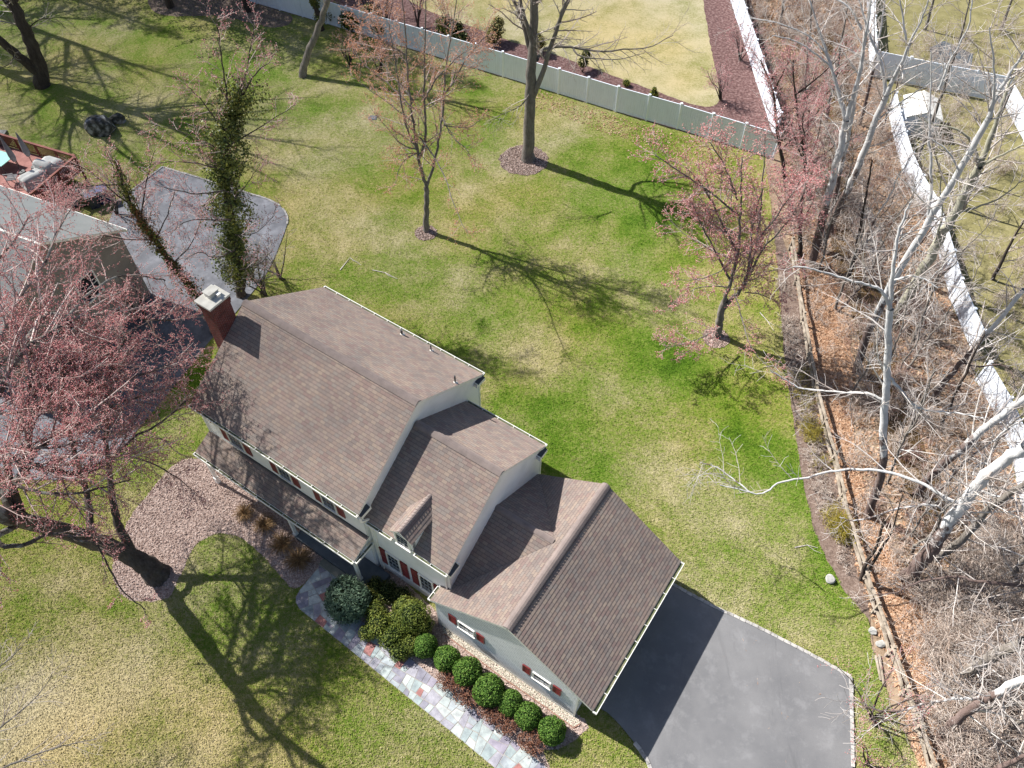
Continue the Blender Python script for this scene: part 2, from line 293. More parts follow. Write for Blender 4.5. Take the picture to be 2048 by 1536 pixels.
# ------------------------------------------------------------ objects
def tag(o, label=None, cat=None, group=None, kind=None):
    if label: o['label'] = label
    if cat: o['category'] = cat
    if group: o['group'] = group
    if kind: o['kind'] = kind
    return o
def empty(name, loc=(0, 0, 0), rz=0, **k):
    o = bpy.data.objects.new(name, None); SC.collection.objects.link(o)
    o.location = tuple(float(x) for x in loc); o.rotation_euler = (0, 0, rz); o.empty_display_size = .3
    return tag(o, **k)
def link(name, me, parent=None, **k):
    o = bpy.data.objects.new(name, me); SC.collection.objects.link(o)
    if parent is not None: o.parent = parent
    return tag(o, **k)
def copy_tree(o, parent=None):
    c = o.copy(); SC.collection.objects.link(c); c.parent = parent
    for ch in o.children: copy_tree(ch, c)
    return c
class MB:
    def __init__(s): s.v = []; s.f = []; s.uv = []; s.m = []
    def face(s, pts, uv=None, m=0):
        i = len(s.v); s.v.extend(tuple(float(c) for c in p) for p in pts); s.f.append(tuple(range(i, i+len(pts))))
        if uv is None: uv = [(0, 0)]*len(pts)
        s.uv.extend(uv); s.m.append(m)
    def prism(s, base, vec, m=0, mt=None):
        """closed prism of a planar polygon moved by vec, uv in metres"""
        base = [Vector(p) for p in base]; vec = Vector(vec); top = [p+vec for p in base]
        n = len(base); nn = Vector((0, 0, 0))
        for i in range(n): nn += base[i].cross(base[(i+1) % n])
        flip = nn.dot(vec) < 0
        def puv(ps):
            e = max(((ps[(i+1) % len(ps)]-ps[i]) for i in range(len(ps))), key=lambda q: q.length).normalized()
            nrm = Vector((0, 0, 0))
            for i in range(len(ps)): nrm += ps[i].cross(ps[(i+1) % len(ps)])
            nrm.normalize()
            if abs(nrm.z) < .99:
                e = Vector((0, 0, 1)).cross(nrm).normalized()
            f_ = nrm.cross(e)
            return [(p.dot(e), p.dot(f_)) for p in ps]
        b = list(reversed(base)) if not flip else base
        t = top if not flip else list(reversed(top))
        s.face(b, puv(b), m); s.face(t, puv(t), m if mt is None else mt)
        for i in range(n):
            j = (i+1) % n
            q = [base[i], base[j], top[j], top[i]] if not flip else [base[j], base[i], top[i], top[j]]
            s.face(q, puv(q), m)
    def box(s, x0, x1, y0, y1, z0, z1, m=0):
        s.prism([(x0, y0, z0), (x1, y0, z0), (x1, y1, z0), (x0, y1, z0)], (0, 0, z1-z0), m)
    def beam(s, a, b, w, h, m=0, up=(0, 0, 1)):
        a, b = Vector(a), Vector(b); d = (b-a).normalized(); up = Vector(up)
        if abs(d.dot(up)) > .95: up = Vector((1, 0, 0))
        x = d.cross(up).normalized(); y = x.cross(d).normalized()
        s.prism([a-x*w/2-y*h/2, a+x*w/2-y*h/2, a+x*w/2+y*h/2, a-x*w/2+y*h/2], b-a, m)
    def tube(s, pts, rad, n=8, m=0, cap=True):
        rings = []
        for i, p in enumerate(pts):
            p = Vector(p); a = Vector(pts[max(0, i-1)]); b = Vector(pts[min(len(pts)-1, i+1)])
            d = (b-a).normalized(); u = d.cross(Vector((.31, .95, .07))).normalized(); w_ = d.cross(u)
            r = rad[i] if isinstance(rad, (list, tuple)) else rad
            rings.append([p+(u*math.cos(k*2*math.pi/n)+w_*math.sin(k*2*math.pi/n))*r for k in range(n)])
        for i in range(len(rings)-1):
            for k in range(n):
                s.face([rings[i][k], rings[i][(k+1) % n], rings[i+1][(k+1) % n], rings[i+1][k]], m=m)
        if cap: s.face(rings[-1], m=m); s.face(list(reversed(rings[0])), m=m)
    def lapped(s, poly, o, U, V, step, butt, m=0, v0=0.):
        """courses of boards or shingles over a plane: each course tilts out by butt at its lower edge"""
        o, U, V = Vector(o), Vector(U).normalized(), Vector(V).normalized(); Nn = U.cross(V)
        lo = min(p[1] for p in poly); hi = max(p[1] for p in poly)
        k0 = math.floor((lo-v0)/step); k1 = math.ceil((hi-v0)/step)
        for k in range(k0, k1):
            a = v0+k*step; b = a+step
            q = clipv(clipv(poly, a, 1), b, -1)
            if len(q) < 3: continue
            P = lambda u, v: o+U*u+V*v+Nn*(butt*(1-(v-a)/step)+.004)
            s.face([P(*p) for p in q], [(p[0], p[1]+1e-3) for p in q], m)
            low = sorted([p for p in q if abs(p[1]-max(a, lo)) < 1e-4])
            if len(low) >= 2:
                u0, u1 = low[0][0], low[-1][0]; vv = low[0][1]
                s.face([o+U*u0+V*vv, o+U*u1+V*vv, P(u1, vv), P(u0, vv)], [(u0, vv+1e-3), (u1, vv+1e-3)]*1+[(u1, vv+1e-3), (u0, vv+1e-3)], m)
    def build(s, name, mats, parent=None, smooth=False, **k):
        me = bpy.data.meshes.new(name); me.from_pydata(s.v, [], s.f)
        if not isinstance(mats, (list, tuple)): mats = [mats]
        for x in mats: me.materials.append(MAT[x])
        uvl = me.uv_layers.new(name='UVMap'); uvl.data.foreach_set('uv', np.array(s.uv, 'f').ravel())
        me.polygons.foreach_set('material_index', s.m)
        if smooth: me.polygons.foreach_set('use_smooth', [True]*len(s.f))
        me.update(); return link(name, me, parent, **k)
def clipv(poly, v, sgn):
    out = []; n = len(poly)
    for i in range(n):
        p, q = poly[i], poly[(i+1) % n]; a = (p[1]-v)*sgn; b = (q[1]-v)*sgn
        if a >= -1e-9: out.append(p)
        if (a > 1e-9 and b < -1e-9) or (a < -1e-9 and b > 1e-9):
            t = a/(a-b); out.append((p[0]+(q[0]-p[0])*t, v))
    return out
def trimesh(name, verts, faces, mat, parent=None, smooth=False, **k):
    """verts (n,3), faces (m,3|4) arrays"""
    me = bpy.data.meshes.new(name); nv, nf, c = len(verts), len(faces), faces.shape[1]
    me.vertices.add(nv); me.vertices.foreach_set('co', np.asarray(verts, 'f').ravel())
    me.loops.add(nf*c); me.loops.foreach_set('vertex_index', faces.astype('i').ravel())
    me.polygons.add(nf); me.polygons.foreach_set('loop_start', np.arange(0, nf*c, c, dtype='i'))
    me.polygons.foreach_set('loop_total', np.full(nf, c, 'i'))
    if smooth: me.polygons.foreach_set('use_smooth', np.ones(nf, bool))
    me.materials.append(MAT[mat]); me.update(calc_edges=True); return link(name, me, parent, **k)
def inpoly(P, poly):
    x, y = P[:, 0], P[:, 1]; ins = np.zeros(len(P), bool); n = len(poly)
    for i in range(n):
        x0, y0 = poly[i]; x1, y1 = poly[(i+1) % n]
        c = ((y0 > y) != (y1 > y)); xs = (x1-x0)*(y-y0)/((y1-y0) if abs(y1-y0) > 1e-12 else 1e-12)+x0
        ins ^= c & (x < xs)
    return ins
def sample(poly, n, rng, excl=()):
    P = np.array(poly); lo, hi = P.min(0), P.max(0); out = []; tot = 0
    while tot < n:
        q = rng.uniform(lo, hi, (n, 2)); q = q[inpoly(q, poly)]
        for e in excl: q = q[~inpoly(q, e)]
        out.append(q); tot += len(q)
    return np.concatenate(out)[:n]
def gpx(px): return [tuple(G(*p)[:2]) for p in px]
def rough(poly, amp, step, seed=1):
    rng = random.Random(seed); out = []; n = len(poly)
    for i in range(n):
        a, b = Vector(poly[i]), Vector(poly[(i+1) % n]); L = (b-a).length
        if L > 80: out.append(tuple(a)); continue
        k = max(1, int(L/step)); nr = Vector((-(b-a).y, (b-a).x)).normalized() if L > 1e-6 else Vector((0, 0))
        for j in range(k):
            p = a.lerp(b, j/k)
            if amp: p = p+nr*rng.uniform(-amp, amp)
            out.append((p.x, p.y))
    return out
def smoothpoly(poly, it=2, closed=True):
    for _ in range(it):
        out = []; n = len(poly)
        for i in range(n if closed else n-1):
            a, b = poly[i], poly[(i+1) % n]
            out += [tuple(a[k]*.75+b[k]*.25 for k in range(len(a))), tuple(a[k]*.25+b[k]*.75 for k in range(len(a)))]
        if not closed: out = [poly[0]]+out+[poly[-1]]
        poly = out
    return poly
def sheet(name, poly, z, mat, th=0, **k):
    bm = bmesh.new(); vs = [bm.verts.new((p[0], p[1], z)) for p in poly]; f = bm.faces.new(vs)
    f.normal_update()
    if f.normal.z < 0: f.normal_flip()
    if th:
        r = bmesh.ops.extrude_face_region(bm, geom=[f]); nv = [g for g in r['geom'] if isinstance(g, bmesh.types.BMVert)]
        bmesh.ops.translate(bm, verts=nv, vec=(0, 0, th))
        bmesh.ops.recalc_face_normals(bm, faces=bm.faces)
    bmesh.ops.triangulate(bm, faces=[q for q in bm.faces if len(q.verts) > 4])
    me = bpy.data.meshes.new(name); bm.to_mesh(me); bm.free(); me.materials.append(MAT[mat])
    k.setdefault('kind', 'structure'); return link(name, me, None, **k)

# ---- scatter helpers
def rand_tris(C, size, rng, up=0., squash=1.):
    """one random triangle per centre; up>0 tilts them towards lying flat"""
    n = len(C); a = rng.normal(size=(n, 3)); nn = a.copy(); nn[:, 2] = np.abs(nn[:, 2])+up; nn /= np.linalg.norm(nn, axis=1)[:, None]
    t = np.cross(nn, rng.normal(size=(n, 3))); t /= np.linalg.norm(t, axis=1)[:, None]; b_ = np.cross(nn, t)
    s = (size*rng.uniform(.6, 1.4, n))[:, None]
    V = np.stack([C+t*s*.6, C-t*s*.4+b_*s*.45*squash, C-t*s*.4-b_*s*.45*squash], 1).reshape(-1, 3)
    return V, np.arange(n*3).reshape(-1, 3)
def rand_quads(C, size, rng, normal=None, aspect=.7):
    n = len(C); nn = rng.normal(size=(n, 3)) if normal is None else normal+rng.normal(size=(n, 3))*.55
    nn /= np.linalg.norm(nn, axis=1)[:, None]
    t = np.cross(nn, rng.normal(size=(n, 3))); t /= np.linalg.norm(t, axis=1)[:, None]; b_ = np.cross(nn, t)
    s = (size*rng.uniform(.6, 1.35, n))[:, None]
    V = np.stack([C+t*s*.55, C+b_*s*.5*aspect, C-t*s*.5, C-b_*s*.5*aspect], 1).reshape(-1, 3)
    return V, np.arange(n*4).reshape(-1, 4)
def octas(C, size, rng, sq=1.):
    """small 6-point blobs (8 triangles) used for flower clusters and stones"""
    n = len(C); base = np.array([[1, 0, 0], [-1, 0, 0], [0, 1, 0], [0, -1, 0], [0, 0, 1], [0, 0, -1]], float)
    F8 = np.array([[0, 2, 4], [2, 1, 4], [1, 3, 4], [3, 0, 4], [2, 0, 5], [1, 2, 5], [3, 1, 5], [0, 3, 5]])
    th = rng.uniform(0, 6.28, n); s = size*rng.uniform(.6, 1.35, (n, 6, 1))
    B = np.repeat(base[None], n, 0)*s*.5; B[:, :, 2] *= sq
    c, s_ = np.cos(th)[:, None], np.sin(th)[:, None]
    x = B[:, :, 0]*c-B[:, :, 1]*s_; y = B[:, :, 0]*s_+B[:, :, 1]*c
    V = np.stack([x, y, B[:, :, 2]], 2)+C[:, None, :]
    return V.reshape(-1, 3), (F8[None]+(np.arange(n)*6)[:, None, None]).reshape(-1, 3)
def tubes(polys, sides):
    """polys: list of (pts list, radii list); returns verts, quad faces"""
    groups = {}
    for p, r in polys: groups.setdefault(len(p), []).append((p, r))
    VV, FF, off = [], [], 0
    for K, lst in groups.items():
        P = np.array([q[0] for q in lst], float); R = np.array([q[1] for q in lst], float); n = len(lst)
        T = np.empty_like(P); T[:, 1:-1] = P[:, 2:]-P[:, :-2]; T[:, 0] = P[:, 1]-P[:, 0]; T[:, -1] = P[:, -1]-P[:, -2]
        T /= np.linalg.norm(T, axis=2)[:, :, None]+1e-9
        ref = np.array([.37, .81, .13]); A = np.cross(T, ref); A /= np.linalg.norm(A, axis=2)[:, :, None]+1e-9; B = np.cross(T, A)
        an = np.arange(sides)*2*math.pi/sides
        V = P[:, :, None, :]+(A[:, :, None, :]*np.cos(an)[None, None, :, None]+B[:, :, None, :]*np.sin(an)[None, None, :, None])*R[:, :, None, None]
        idx = (np.arange(n*K*sides).reshape(n, K, sides))+off
        a = idx[:, :-1, :]; b_ = np.roll(a, -1, axis=2); c = idx[:, 1:, :]; d = np.roll(c, -1, axis=2)
        FF.append(np.stack([a, b_, d, c], 3).reshape(-1, 4)); VV.append(V.reshape(-1, 3)); off += n*K*sides
    return np.concatenate(VV), np.concatenate(FF)

# ---- branch growth
def vadd(a, b, s=1.): return (a[0]+b[0]*s, a[1]+b[1]*s, a[2]+b[2]*s)
def vnorm(a):
    l = math.sqrt(a[0]**2+a[1]**2+a[2]**2) or 1e-9; return (a[0]/l, a[1]/l, a[2]/l)
def cross(a, b): return (a[1]*b[2]-a[2]*b[1], a[2]*b[0]-a[0]*b[2], a[0]*b[1]-a[1]*b[0])
def branch_dir(rng, d, ang):
    r = vnorm((rng.gauss(0, 1), rng.gauss(0, 1), rng.gauss(0, 1))); p = vnorm(cross(d, r))
    return vnorm((d[0]*math.cos(ang)+p[0]*math.sin(ang), d[1]*math.cos(ang)+p[1]*math.sin(ang), d[2]*math.cos(ang)+p[2]*math.sin(ang)))
def grow(rng, p, d, L, r, lev, out, par):
    seg = 5 if lev > 1 else 4
    pts = [p]; rad = [r]; wig, tr = par['wig'], par['up'][min(lev, len(par['up'])-1)]
    rend = max(par['rmin'], r*(.35 if lev > 0 else .45))
    for i in range(seg-1):
        d = vnorm((d[0]+rng.gauss(0, wig), d[1]+rng.gauss(0, wig), d[2]+rng.gauss(0, wig*.7)+tr))
        p = vadd(p, d, L/(seg-1)); pts.append(p); rad.append(r+(rend-r)*(i+1)/(seg-1))
        if i < seg-2 or lev == 0: pass
    out.setdefault(lev, []).append((pts, rad))
    if lev == 0: return
    spawn(rng, pts, rad, L, lev, out, par, par['t0'])
def spawn(rng, pts, rad, L, lev, out, par, t0=.2, n=None):
    n = n if n is not None else max(2, int(round(par['n'][lev-1]*L*rng.uniform(.8, 1.2))))
    K = len(pts)-1
    for j in range(n):
        t = t0+(1-t0)*(j+rng.random())/n; x = min(t*K, K-1e-6); i = int(x); fr = x-i
        q = tuple(pts[i][k]+(pts[i+1][k]-pts[i][k])*fr for k in range(3)); d = vnorm(tuple(pts[i+1][k]-pts[i][k] for k in range(3)))
        rr = rad[i]+(rad[i+1]-rad[i])*fr
        cl = L*par['ratio']*(1.15-.65*t)*rng.uniform(.7, 1.25)
        cl = min(cl, par['maxl'][lev-1])
        grow(rng, q, branch_dir(rng, d, math.radians(rng.uniform(*par['ang']))), cl, max(par['rmin'], rr*rng.uniform(.4, .62)), lev-1, out, par)
BASEPAR = dict(wig=.13, up=[.02, .03, .04], rmin=.007, t0=.15, n=[3.2, 2.2, 1.3, .9], ratio=.55, ang=(28, 60), maxl=[.9, 1.8, 3.2, 5.])
def make_tree(name, label, cat, limbs, bark, twig, seed, par=None, lev=3, blossom=None, group=None, leaves=None, spawn_t=None, base=None, topname='branches'):
    """limbs: list of (points [(x,y,z)], radii, spawn start 0..1, children count, child length)"""
    rng = random.Random(seed); P = dict(BASEPAR); P.update(par or {})
    b0 = base if base is not None else limbs[0][0][0]
    root = empty(name, (b0[0], b0[1], 0), label=label, cat=cat, group=group)
    off = np.array([b0[0], b0[1], 0.])
    main = []; out = {}
    for (pts, rad, t0, n, cl) in limbs:
        pts = [tuple(float(c) for c in p) for p in pts]
        # smooth and roughen a little
        sp = smoothpoly(pts, 2, False)
        cum = [0]; 
        for i in range(1, len(pts)): cum.append(cum[-1]+math.dist(pts[i], pts[i-1]))
        cs = [0]
        for i in range(1, len(sp)): cs.append(cs[-1]+math.dist(sp[i], sp[i-1]))
        rr = np.interp(np.array(cs)/cs[-1]*cum[-1], cum, rad).tolist()
        sp = [sp[0]]+[(p[0]+rng.gauss(0, .02+.12*rr[i+1]*.4), p[1]+rng.gauss(0, .02+.12*rr[i+1]*.4), p[2]) for i, p in enumerate(sp[1:])]
        main.append((sp, rr))
        if n:
            P2 = dict(P); K = len(sp)-1
            for j in range(n):
                t = t0+(1-t0)*(j+rng.random())/n; x = min(t*K, K-1e-6); i = int(x); fr = x-i
                q = tuple(sp[i][k]+(sp[i+1][k]-sp[i][k])*fr for k in range(3)); d = vnorm(tuple(sp[i+1][k]-sp[i][k] for k in range(3)))
                L = cl*(1.1-.5*t)*rng.uniform(.7, 1.25); r0 = rr[i]
                grow(rng, q, branch_dir(rng, d, math.radians(rng.uniform(*P['ang']))), L, min(r0*.55, .012+L*.013), lev-1, out, P2)
    groups = {}
    for q in main: pass
    V, Fc = tubes(main, 10); trimesh('trunk', V-off, Fc, bark, root, smooth=True)
    big = [q for l in out if l >= 2 for q in out[l]]; small = [q for l in out if l < 2 for q in out[l]]
    if big: V, Fc = tubes(big, 5); trimesh('limbs', V-off, Fc, bark, root, smooth=True)
    if small: V, Fc = tubes(small, 3); trimesh('twigs', V-off, Fc, twig, root)
    nr = np.random.default_rng(seed)
    tips = np.array([p for l in (0,) for q in out.get(l, []) for p in q[0][1:]]) if out.get(0) else np.zeros((0, 3))
    if blossom and len(tips):
        mat, per, size = blossom
        C = np.repeat(tips, per, 0)+nr.normal(0, .045, (len(tips)*per, 3))
        V, Fc = octas(C, size, nr); trimesh('blossoms', V-off, Fc, mat, root)
    if leaves:
        for nm, mat, C, size, nrm in leaves:
            V, Fc = rand_quads(C, size, nr, nrm); trimesh(nm, V-off, Fc, mat, root)
    return root, out, off
def pxl(base_px, pts, xy=None):
    """lift pixels to the vertical above the base point"""
    b = G(*base_px) if xy is None else np.array([*xy, 0.]); return [tuple(lift(u, v, b[0], b[1])) for u, v in pts]

# ============================================================ GROUND
LAWN_R = gpx([(1530, 313), (1543, 420), (1556, 540), (1568, 700), (1588, 850), (1604, 950), (1627, 1060), (1655, 1120), (1690, 1185), (1738, 1238), (1746, 1296), (1758, 1330), (1773, 1384), (1811, 1471), (1840, 1545), (1900, 1750)])
FENCE_B = gpx([(1530, 313), (1392, 271), (1267, 234), (1148, 197), (1020, 158), (900, 122), (780, 86), (640, 44), (505, 6)])
d_ = (np.array(FENCE_B[-1])-np.array(FENCE_B[-2])); FENCE_B.append(tuple(np.array(FENCE_B[-1])+d_*4))
lawn = list(reversed(FENCE_B)) + LAWN_R[1:] + [(30, -40), (-90, -40), (-90, FENCE_B[-1][1])]
sheet('ground', [(-400, -200), (400, -200), (400, 600), (-400, 600)], -.02, 'woodsoil')
LAWN = rough(lawn, .07, .35, 3)
sheet('lawn', LAWN, 0, 'lawn')
# beyond the fences
F2 = gpx([(1548, 276), (1505, 140), (1458, -10), (1430, -120)])
NB = FENCE_B[:-1]
backbed = list(NB) + [(-40, 110), (F2[-1][0]-.0, 110)] + list(reversed(F2))
sheet('mulch_bed', rough(backbed, 0, 50), .004, 'redmulch')
nl = smoothpoly(gpx([(940, 52), (1010, 80), (1110, 108), (1200, 142), (1300, 178), (1395, 214), (1436, 214), (1440, 180), (1420, 90), (1406, 0), (1385, -160), (600, -160), (820, 10)]), 2)
sheet('lawn', rough(nl, .05, .4, 5), .008, 'drylawn')
F3PX = [(1735, 0), (1775, 225), (1800, 310), (1814, 363), (1835, 410), (1857, 441), (1868, 480), (1880, 520), (1900, 600), (1925, 660), (1942, 700), (1952, 762), (1985, 822), (2002, 850), (2022, 900), (2032, 960), (2060, 1080), (2120, 1250)]
far = gpx([(1735, -10)]+F3PX[1:]) + [(60, 8), (120, 8), (120, 160), (gpx([(1735, -10)])[0][0], 160)]
sheet('rough_grass', rough(far, .1, .8, 6), .004, 'olive')
STREAM = smoothpoly(gpx([(1640, 60), (1690, 70), (1700, 180), (1706, 300), (1716, 400), (1722, 470), (1752, 560), (1790, 680), (1812, 790), (1850, 900), (1905, 1010), (1960, 1110), (2000, 1200), (2060, 1330), (1990, 1330), (1935, 1215), (1890, 1120), (1830, 1020), (1786, 920), (1752, 820), (1728, 720), (1700, 610), (1668, 520), (1652, 420), (1648, 320), (1650, 190)]), 2)
sheet('stream', rough(STREAM, .06, .3, 7), .006, 'water')
leafbed = smoothpoly(gpx([(1584, 500), (1650, 500), (1685, 590), (1705, 720), (1700, 850), (1716, 950), (1760, 1060), (1830, 1160), (1880, 1260), (1890, 1380), (1950, 1540), (2000, 1700), (1880, 1700), (1838, 1536), (1800, 1380), (1740, 1200), (1690, 1010), (1640, 800), (1605, 640)]), 2)
sheet('leaf_litter_ground', rough(leafbed, .12, .3, 8), .002, 'woodsoil')
edge = [tuple(p) for p in LAWN_R[1:11]] + gpx([(1735, 1200), (1690, 1015), (1650, 860), (1612, 680), (1590, 545)])
sheet('mulch_bed', rough(edge, .04, .4, 9), .010, 'mulch')
# tree rings and the front bed
def ring(px, rx, seed, mat='mulch', z=.012):
    rng = random.Random(seed); c = G(*px)
    pts = [(c[0]+rx*rng.uniform(.93, 1.07)*math.cos(a*math.tau/40), c[1]+rx*rng.uniform(.93, 1.07)*math.sin(a*math.tau/40)) for a in range(40)]
    sheet('mulch_ring', pts, z, mat); return pts
RINGS = [ring((1048, 320), 1.72, 1), ring((852, 466), .72, 2), ring((1432, 676), .78, 3)]
bed1 = smoothpoly(gpx([(385, 905), (560, 990), (640, 1060), (660, 1115), (640, 1132), (592, 1188), (560, 1150), (520, 1105), (485, 1075), (440, 1064), (400, 1080), (378, 1110), (368, 1140), (352, 1165), (345, 1195), (300, 1205), (250, 1200), (228, 1165), (222, 1130), (250, 1095), (248, 1060), (262, 1030), (300, 985), (335, 940)]), 2)
sheet('mulch_bed', rough(bed1, .05, .2, 11), .012, 'palemulch')
path_out = gpx([(640, 1131), (600, 1180), (592, 1194), (592, 1206), (600, 1219), (700, 1300), (800, 1382), (900, 1462), (1000, 1545), (1200, 1712)])
path_in = gpx([(1290, 1700), (1095, 1536), (960, 1428), (880, 1365), (800, 1300), (720, 1240), (680, 1205), (672, 1190), (680, 1178), (695, 1165)])
PATH = path_out + path_in
MAT['mortar'] = noisemat('pale_path_joints', [(.34, .32, .29), (.50, .47, .44)], 5, .9, .2, 30, loc=False)
sheet('path_bed', rough(PATH, 0, .5), .016, 'mortar', th=.012)
def halfclip(poly, p, n):
    out = []; k = len(poly)
    for i in range(k):
        a, b_ = poly[i], poly[(i+1) % k]; da = (a[0]-p[0])*n[0]+(a[1]-p[1])*n[1]; db = (b_[0]-p[0])*n[0]+(b_[1]-p[1])*n[1]
        if da >= 0: out.append(a)
        if (da > 0) != (db > 0) and da != db: t = da/(da-db); out.append((a[0]+(b_[0]-a[0])*t, a[1]+(b_[1]-a[1])*t))
    return out
def area(p): return abs(sum(p[i][0]*p[(i+1) % len(p)][1]-p[(i+1) % len(p)][0]*p[i][1] for i in range(len(p))))/2
def splitp(poly, rng, out, axis):
    A = area(poly)
    if len(poly) < 3 or A < .004: return
    P = np.array(poly); c_ = P.mean(0); u_ = np.array([math.cos(axis), math.sin(axis)]); w_ = np.array([-u_[1], u_[0]]); eu, ew = np.ptp(P @ u_), np.ptp(P @ w_)
    if A < rng.uniform(.10, .42) and max(eu, ew) < 1.1: out.append(poly); return
    d = u_ if eu > ew*rng.uniform(.75, 1.3) else w_; a = rng.gauss(0, .16); n = np.array([d[0]*math.cos(a)-d[1]*math.sin(a), d[0]*math.sin(a)+d[1]*math.cos(a)])
    ext = max(eu, ew) if d is (u_ if eu > ew else w_) else min(eu, ew); p0 = c_+d*rng.uniform(-.16, .16)*ext
    splitp(halfclip(poly, p0, n), rng, out, axis); splitp(halfclip(poly, p0, -n), rng, out, axis)
rng = random.Random(77); stones = []
o1, i1 = path_out, path_in[::-1]
mid1 = halfclip(PATH, G(665, 1200)[:2], np.array([.832, -.554])); mid0 = halfclip(PATH, G(665, 1200)[:2], np.array([-.832, .554]))
splitp(mid1, rng, stones, AZ); splitp(mid0, rng, stones, AZ+.9)
smb = MB()
for p in stones:
    c_ = np.mean(p, 0); q = []
    for a in p:
        v_ = np.array(a)-c_; L_ = np.linalg.norm(v_)
        if L_ > .03: q.append(tuple(c_+v_*max(.3, 1-.022/L_)))
    if len(q) < 3: continue
    if sum(q[i][0]*q[(i+1) % len(q)][1]-q[(i+1) % len(q)][0]*q[i][1] for i in range(len(q))) < 0: q = q[::-1]
    z_ = rng.uniform(.034, .042); v0 = len(smb.v)
    smb.v.extend([(x, y, .02) for x, y in q]+[(x, y, z_) for x, y in q]); k_ = len(q)
    fs = [tuple(range(v0+k_, v0+2*k_))]+[(v0+i, v0+(i+1) % k_, v0+k_+(i+1) % k_, v0+k_+i) for i in range(k_)]
    for f_ in fs: smb.f.append(f_); smb.uv.extend([(0, 0)]*len(f_)); smb.m.append(0)
smb.build('flagstone_path', 'flag', None, kind='structure')
bed2 = [path_in[k] for k in range(1, len(path_in))] + gpx([(745, 1110), (880, 1246), (1160, 1442), (1172, 1456), (1130, 1492), (1075, 1495), (1110, 1536)])
bed2 = gpx([(1095, 1536), (960, 1428), (880, 1365), (800, 1300), (720, 1240), (676, 1200), (700, 1150), (745, 1100), (880, 1230), (1170, 1440), (1178, 1456), (1150, 1480), (1115, 1500), (1085, 1500), (1100, 1536)])
sheet('mulch_bed', rough(bed2, .03, .3, 12), .012, 'palemulch')
grav = gpx([(880, 1232), (888, 1268), (1000, 1352), (1090, 1414), (1147, 1456), (1160, 1448), (1152, 1425)])
sheet('gravel_strip', grav, .018, 'gravel')
edg = MB(); gl = [(*p, .03) for p in grav[1:6]]
for a, b in zip(gl, gl[1:]): edg.beam(a, b, .05, .05)
MAT['edging'] = plain('terracotta_edging', (.36, .20, .15), .8)
edg.build('bed_edging', 'edging', label='thin terracotta edging strip along the gravel beside the garage wall', cat='edging')
# driveway
drv = gpx([(1345, 1170), (1362, 1180), (1430, 1216), (1528, 1262), (1620, 1310), (1700, 1355), (1702, 1420), (1704, 1536), (1706, 1700), (1340, 1700)]) + smoothpoly(gpx([(1310, 1570), (1300, 1536), (1286, 1508), (1262, 1478), (1235, 1445), (1208, 1420), (1160, 1400)]), 1, False)
sheet('driveway', drv + [tuple((HO+DA*6.9+DB*.2)[:2]), tuple((HO+DA*6.9+DB*7.2)[:2])], .05, 'asphalt', th=.05)
nd = gpx([(325, 335), (415, 362), (498, 388)]) + smoothpoly(gpx([(498, 388), (545, 402), (570, 420), (577, 440), (570, 465), (540, 540), (500, 592)]), 2, False) + gpx([(460, 640), (420, 682), (385, 728), (335, 790), (250, 890), (150, 960), (20, 960), (-420, 900), (100, 720), (235, 405)])
NDRV = nd
sheet('driveway', nd, .02, 'asphalt2', th=.03)
def kerb(line, name, label, z0=0, hgt=.12, wd=.14, blk=.28, seed=1):
    rng = random.Random(seed); mb = MB()
    for a, b in zip(line, line[1:]):
        a, b = Vector(a), Vector(b); L = (b-a).length; n = max(1, int(L/blk)); d = (b-a)/n; u = d.normalized(); nr = Vector((-u.y, u.x))
        for i in range(n):
            p = a+d*i+nr*rng.uniform(-.012, .012); q = a+d*(i+1)-u*.02+nr*rng.uniform(-.012, .012)
            w_ = wd*rng.uniform(.9, 1.1)/2; h = hgt+rng.uniform(-.008, .012)
            mb.prism([(*(p-nr*w_), z0-.02), (*(q-nr*w_), z0-.02), (*(q+nr*w_), z0-.02), (*(p+nr*w_), z0-.02)], (0, 0, h+.02))
    mb.build(name, 'kerbstone', label=label, cat='kerb', kind='structure')
kerb(drv[0:8], 'kerb', 'pale stone kerb along the far edge of the front driveway', hgt=.13)
kerb(drv[10:17], 'kerb', 'curved stone kerb where the driveway meets the lawn by the garage corner', hgt=.13, seed=4)
kerb(nd[:12], 'kerb', 'light cobble kerb round the neighbouring driveway apron', hgt=.09, wd=.13, blk=.2, seed=2)
kerb(nd[12:19], 'kerb', 'light kerb along the shaded side of the neighbouring driveway', hgt=.07, wd=.10, blk=.3, seed=3)
kerb([nd[0], nd[-1]], 'kerb', 'cobble kerb on the deck side of the neighbouring driveway', hgt=.09, wd=.13, blk=.2, seed=5)

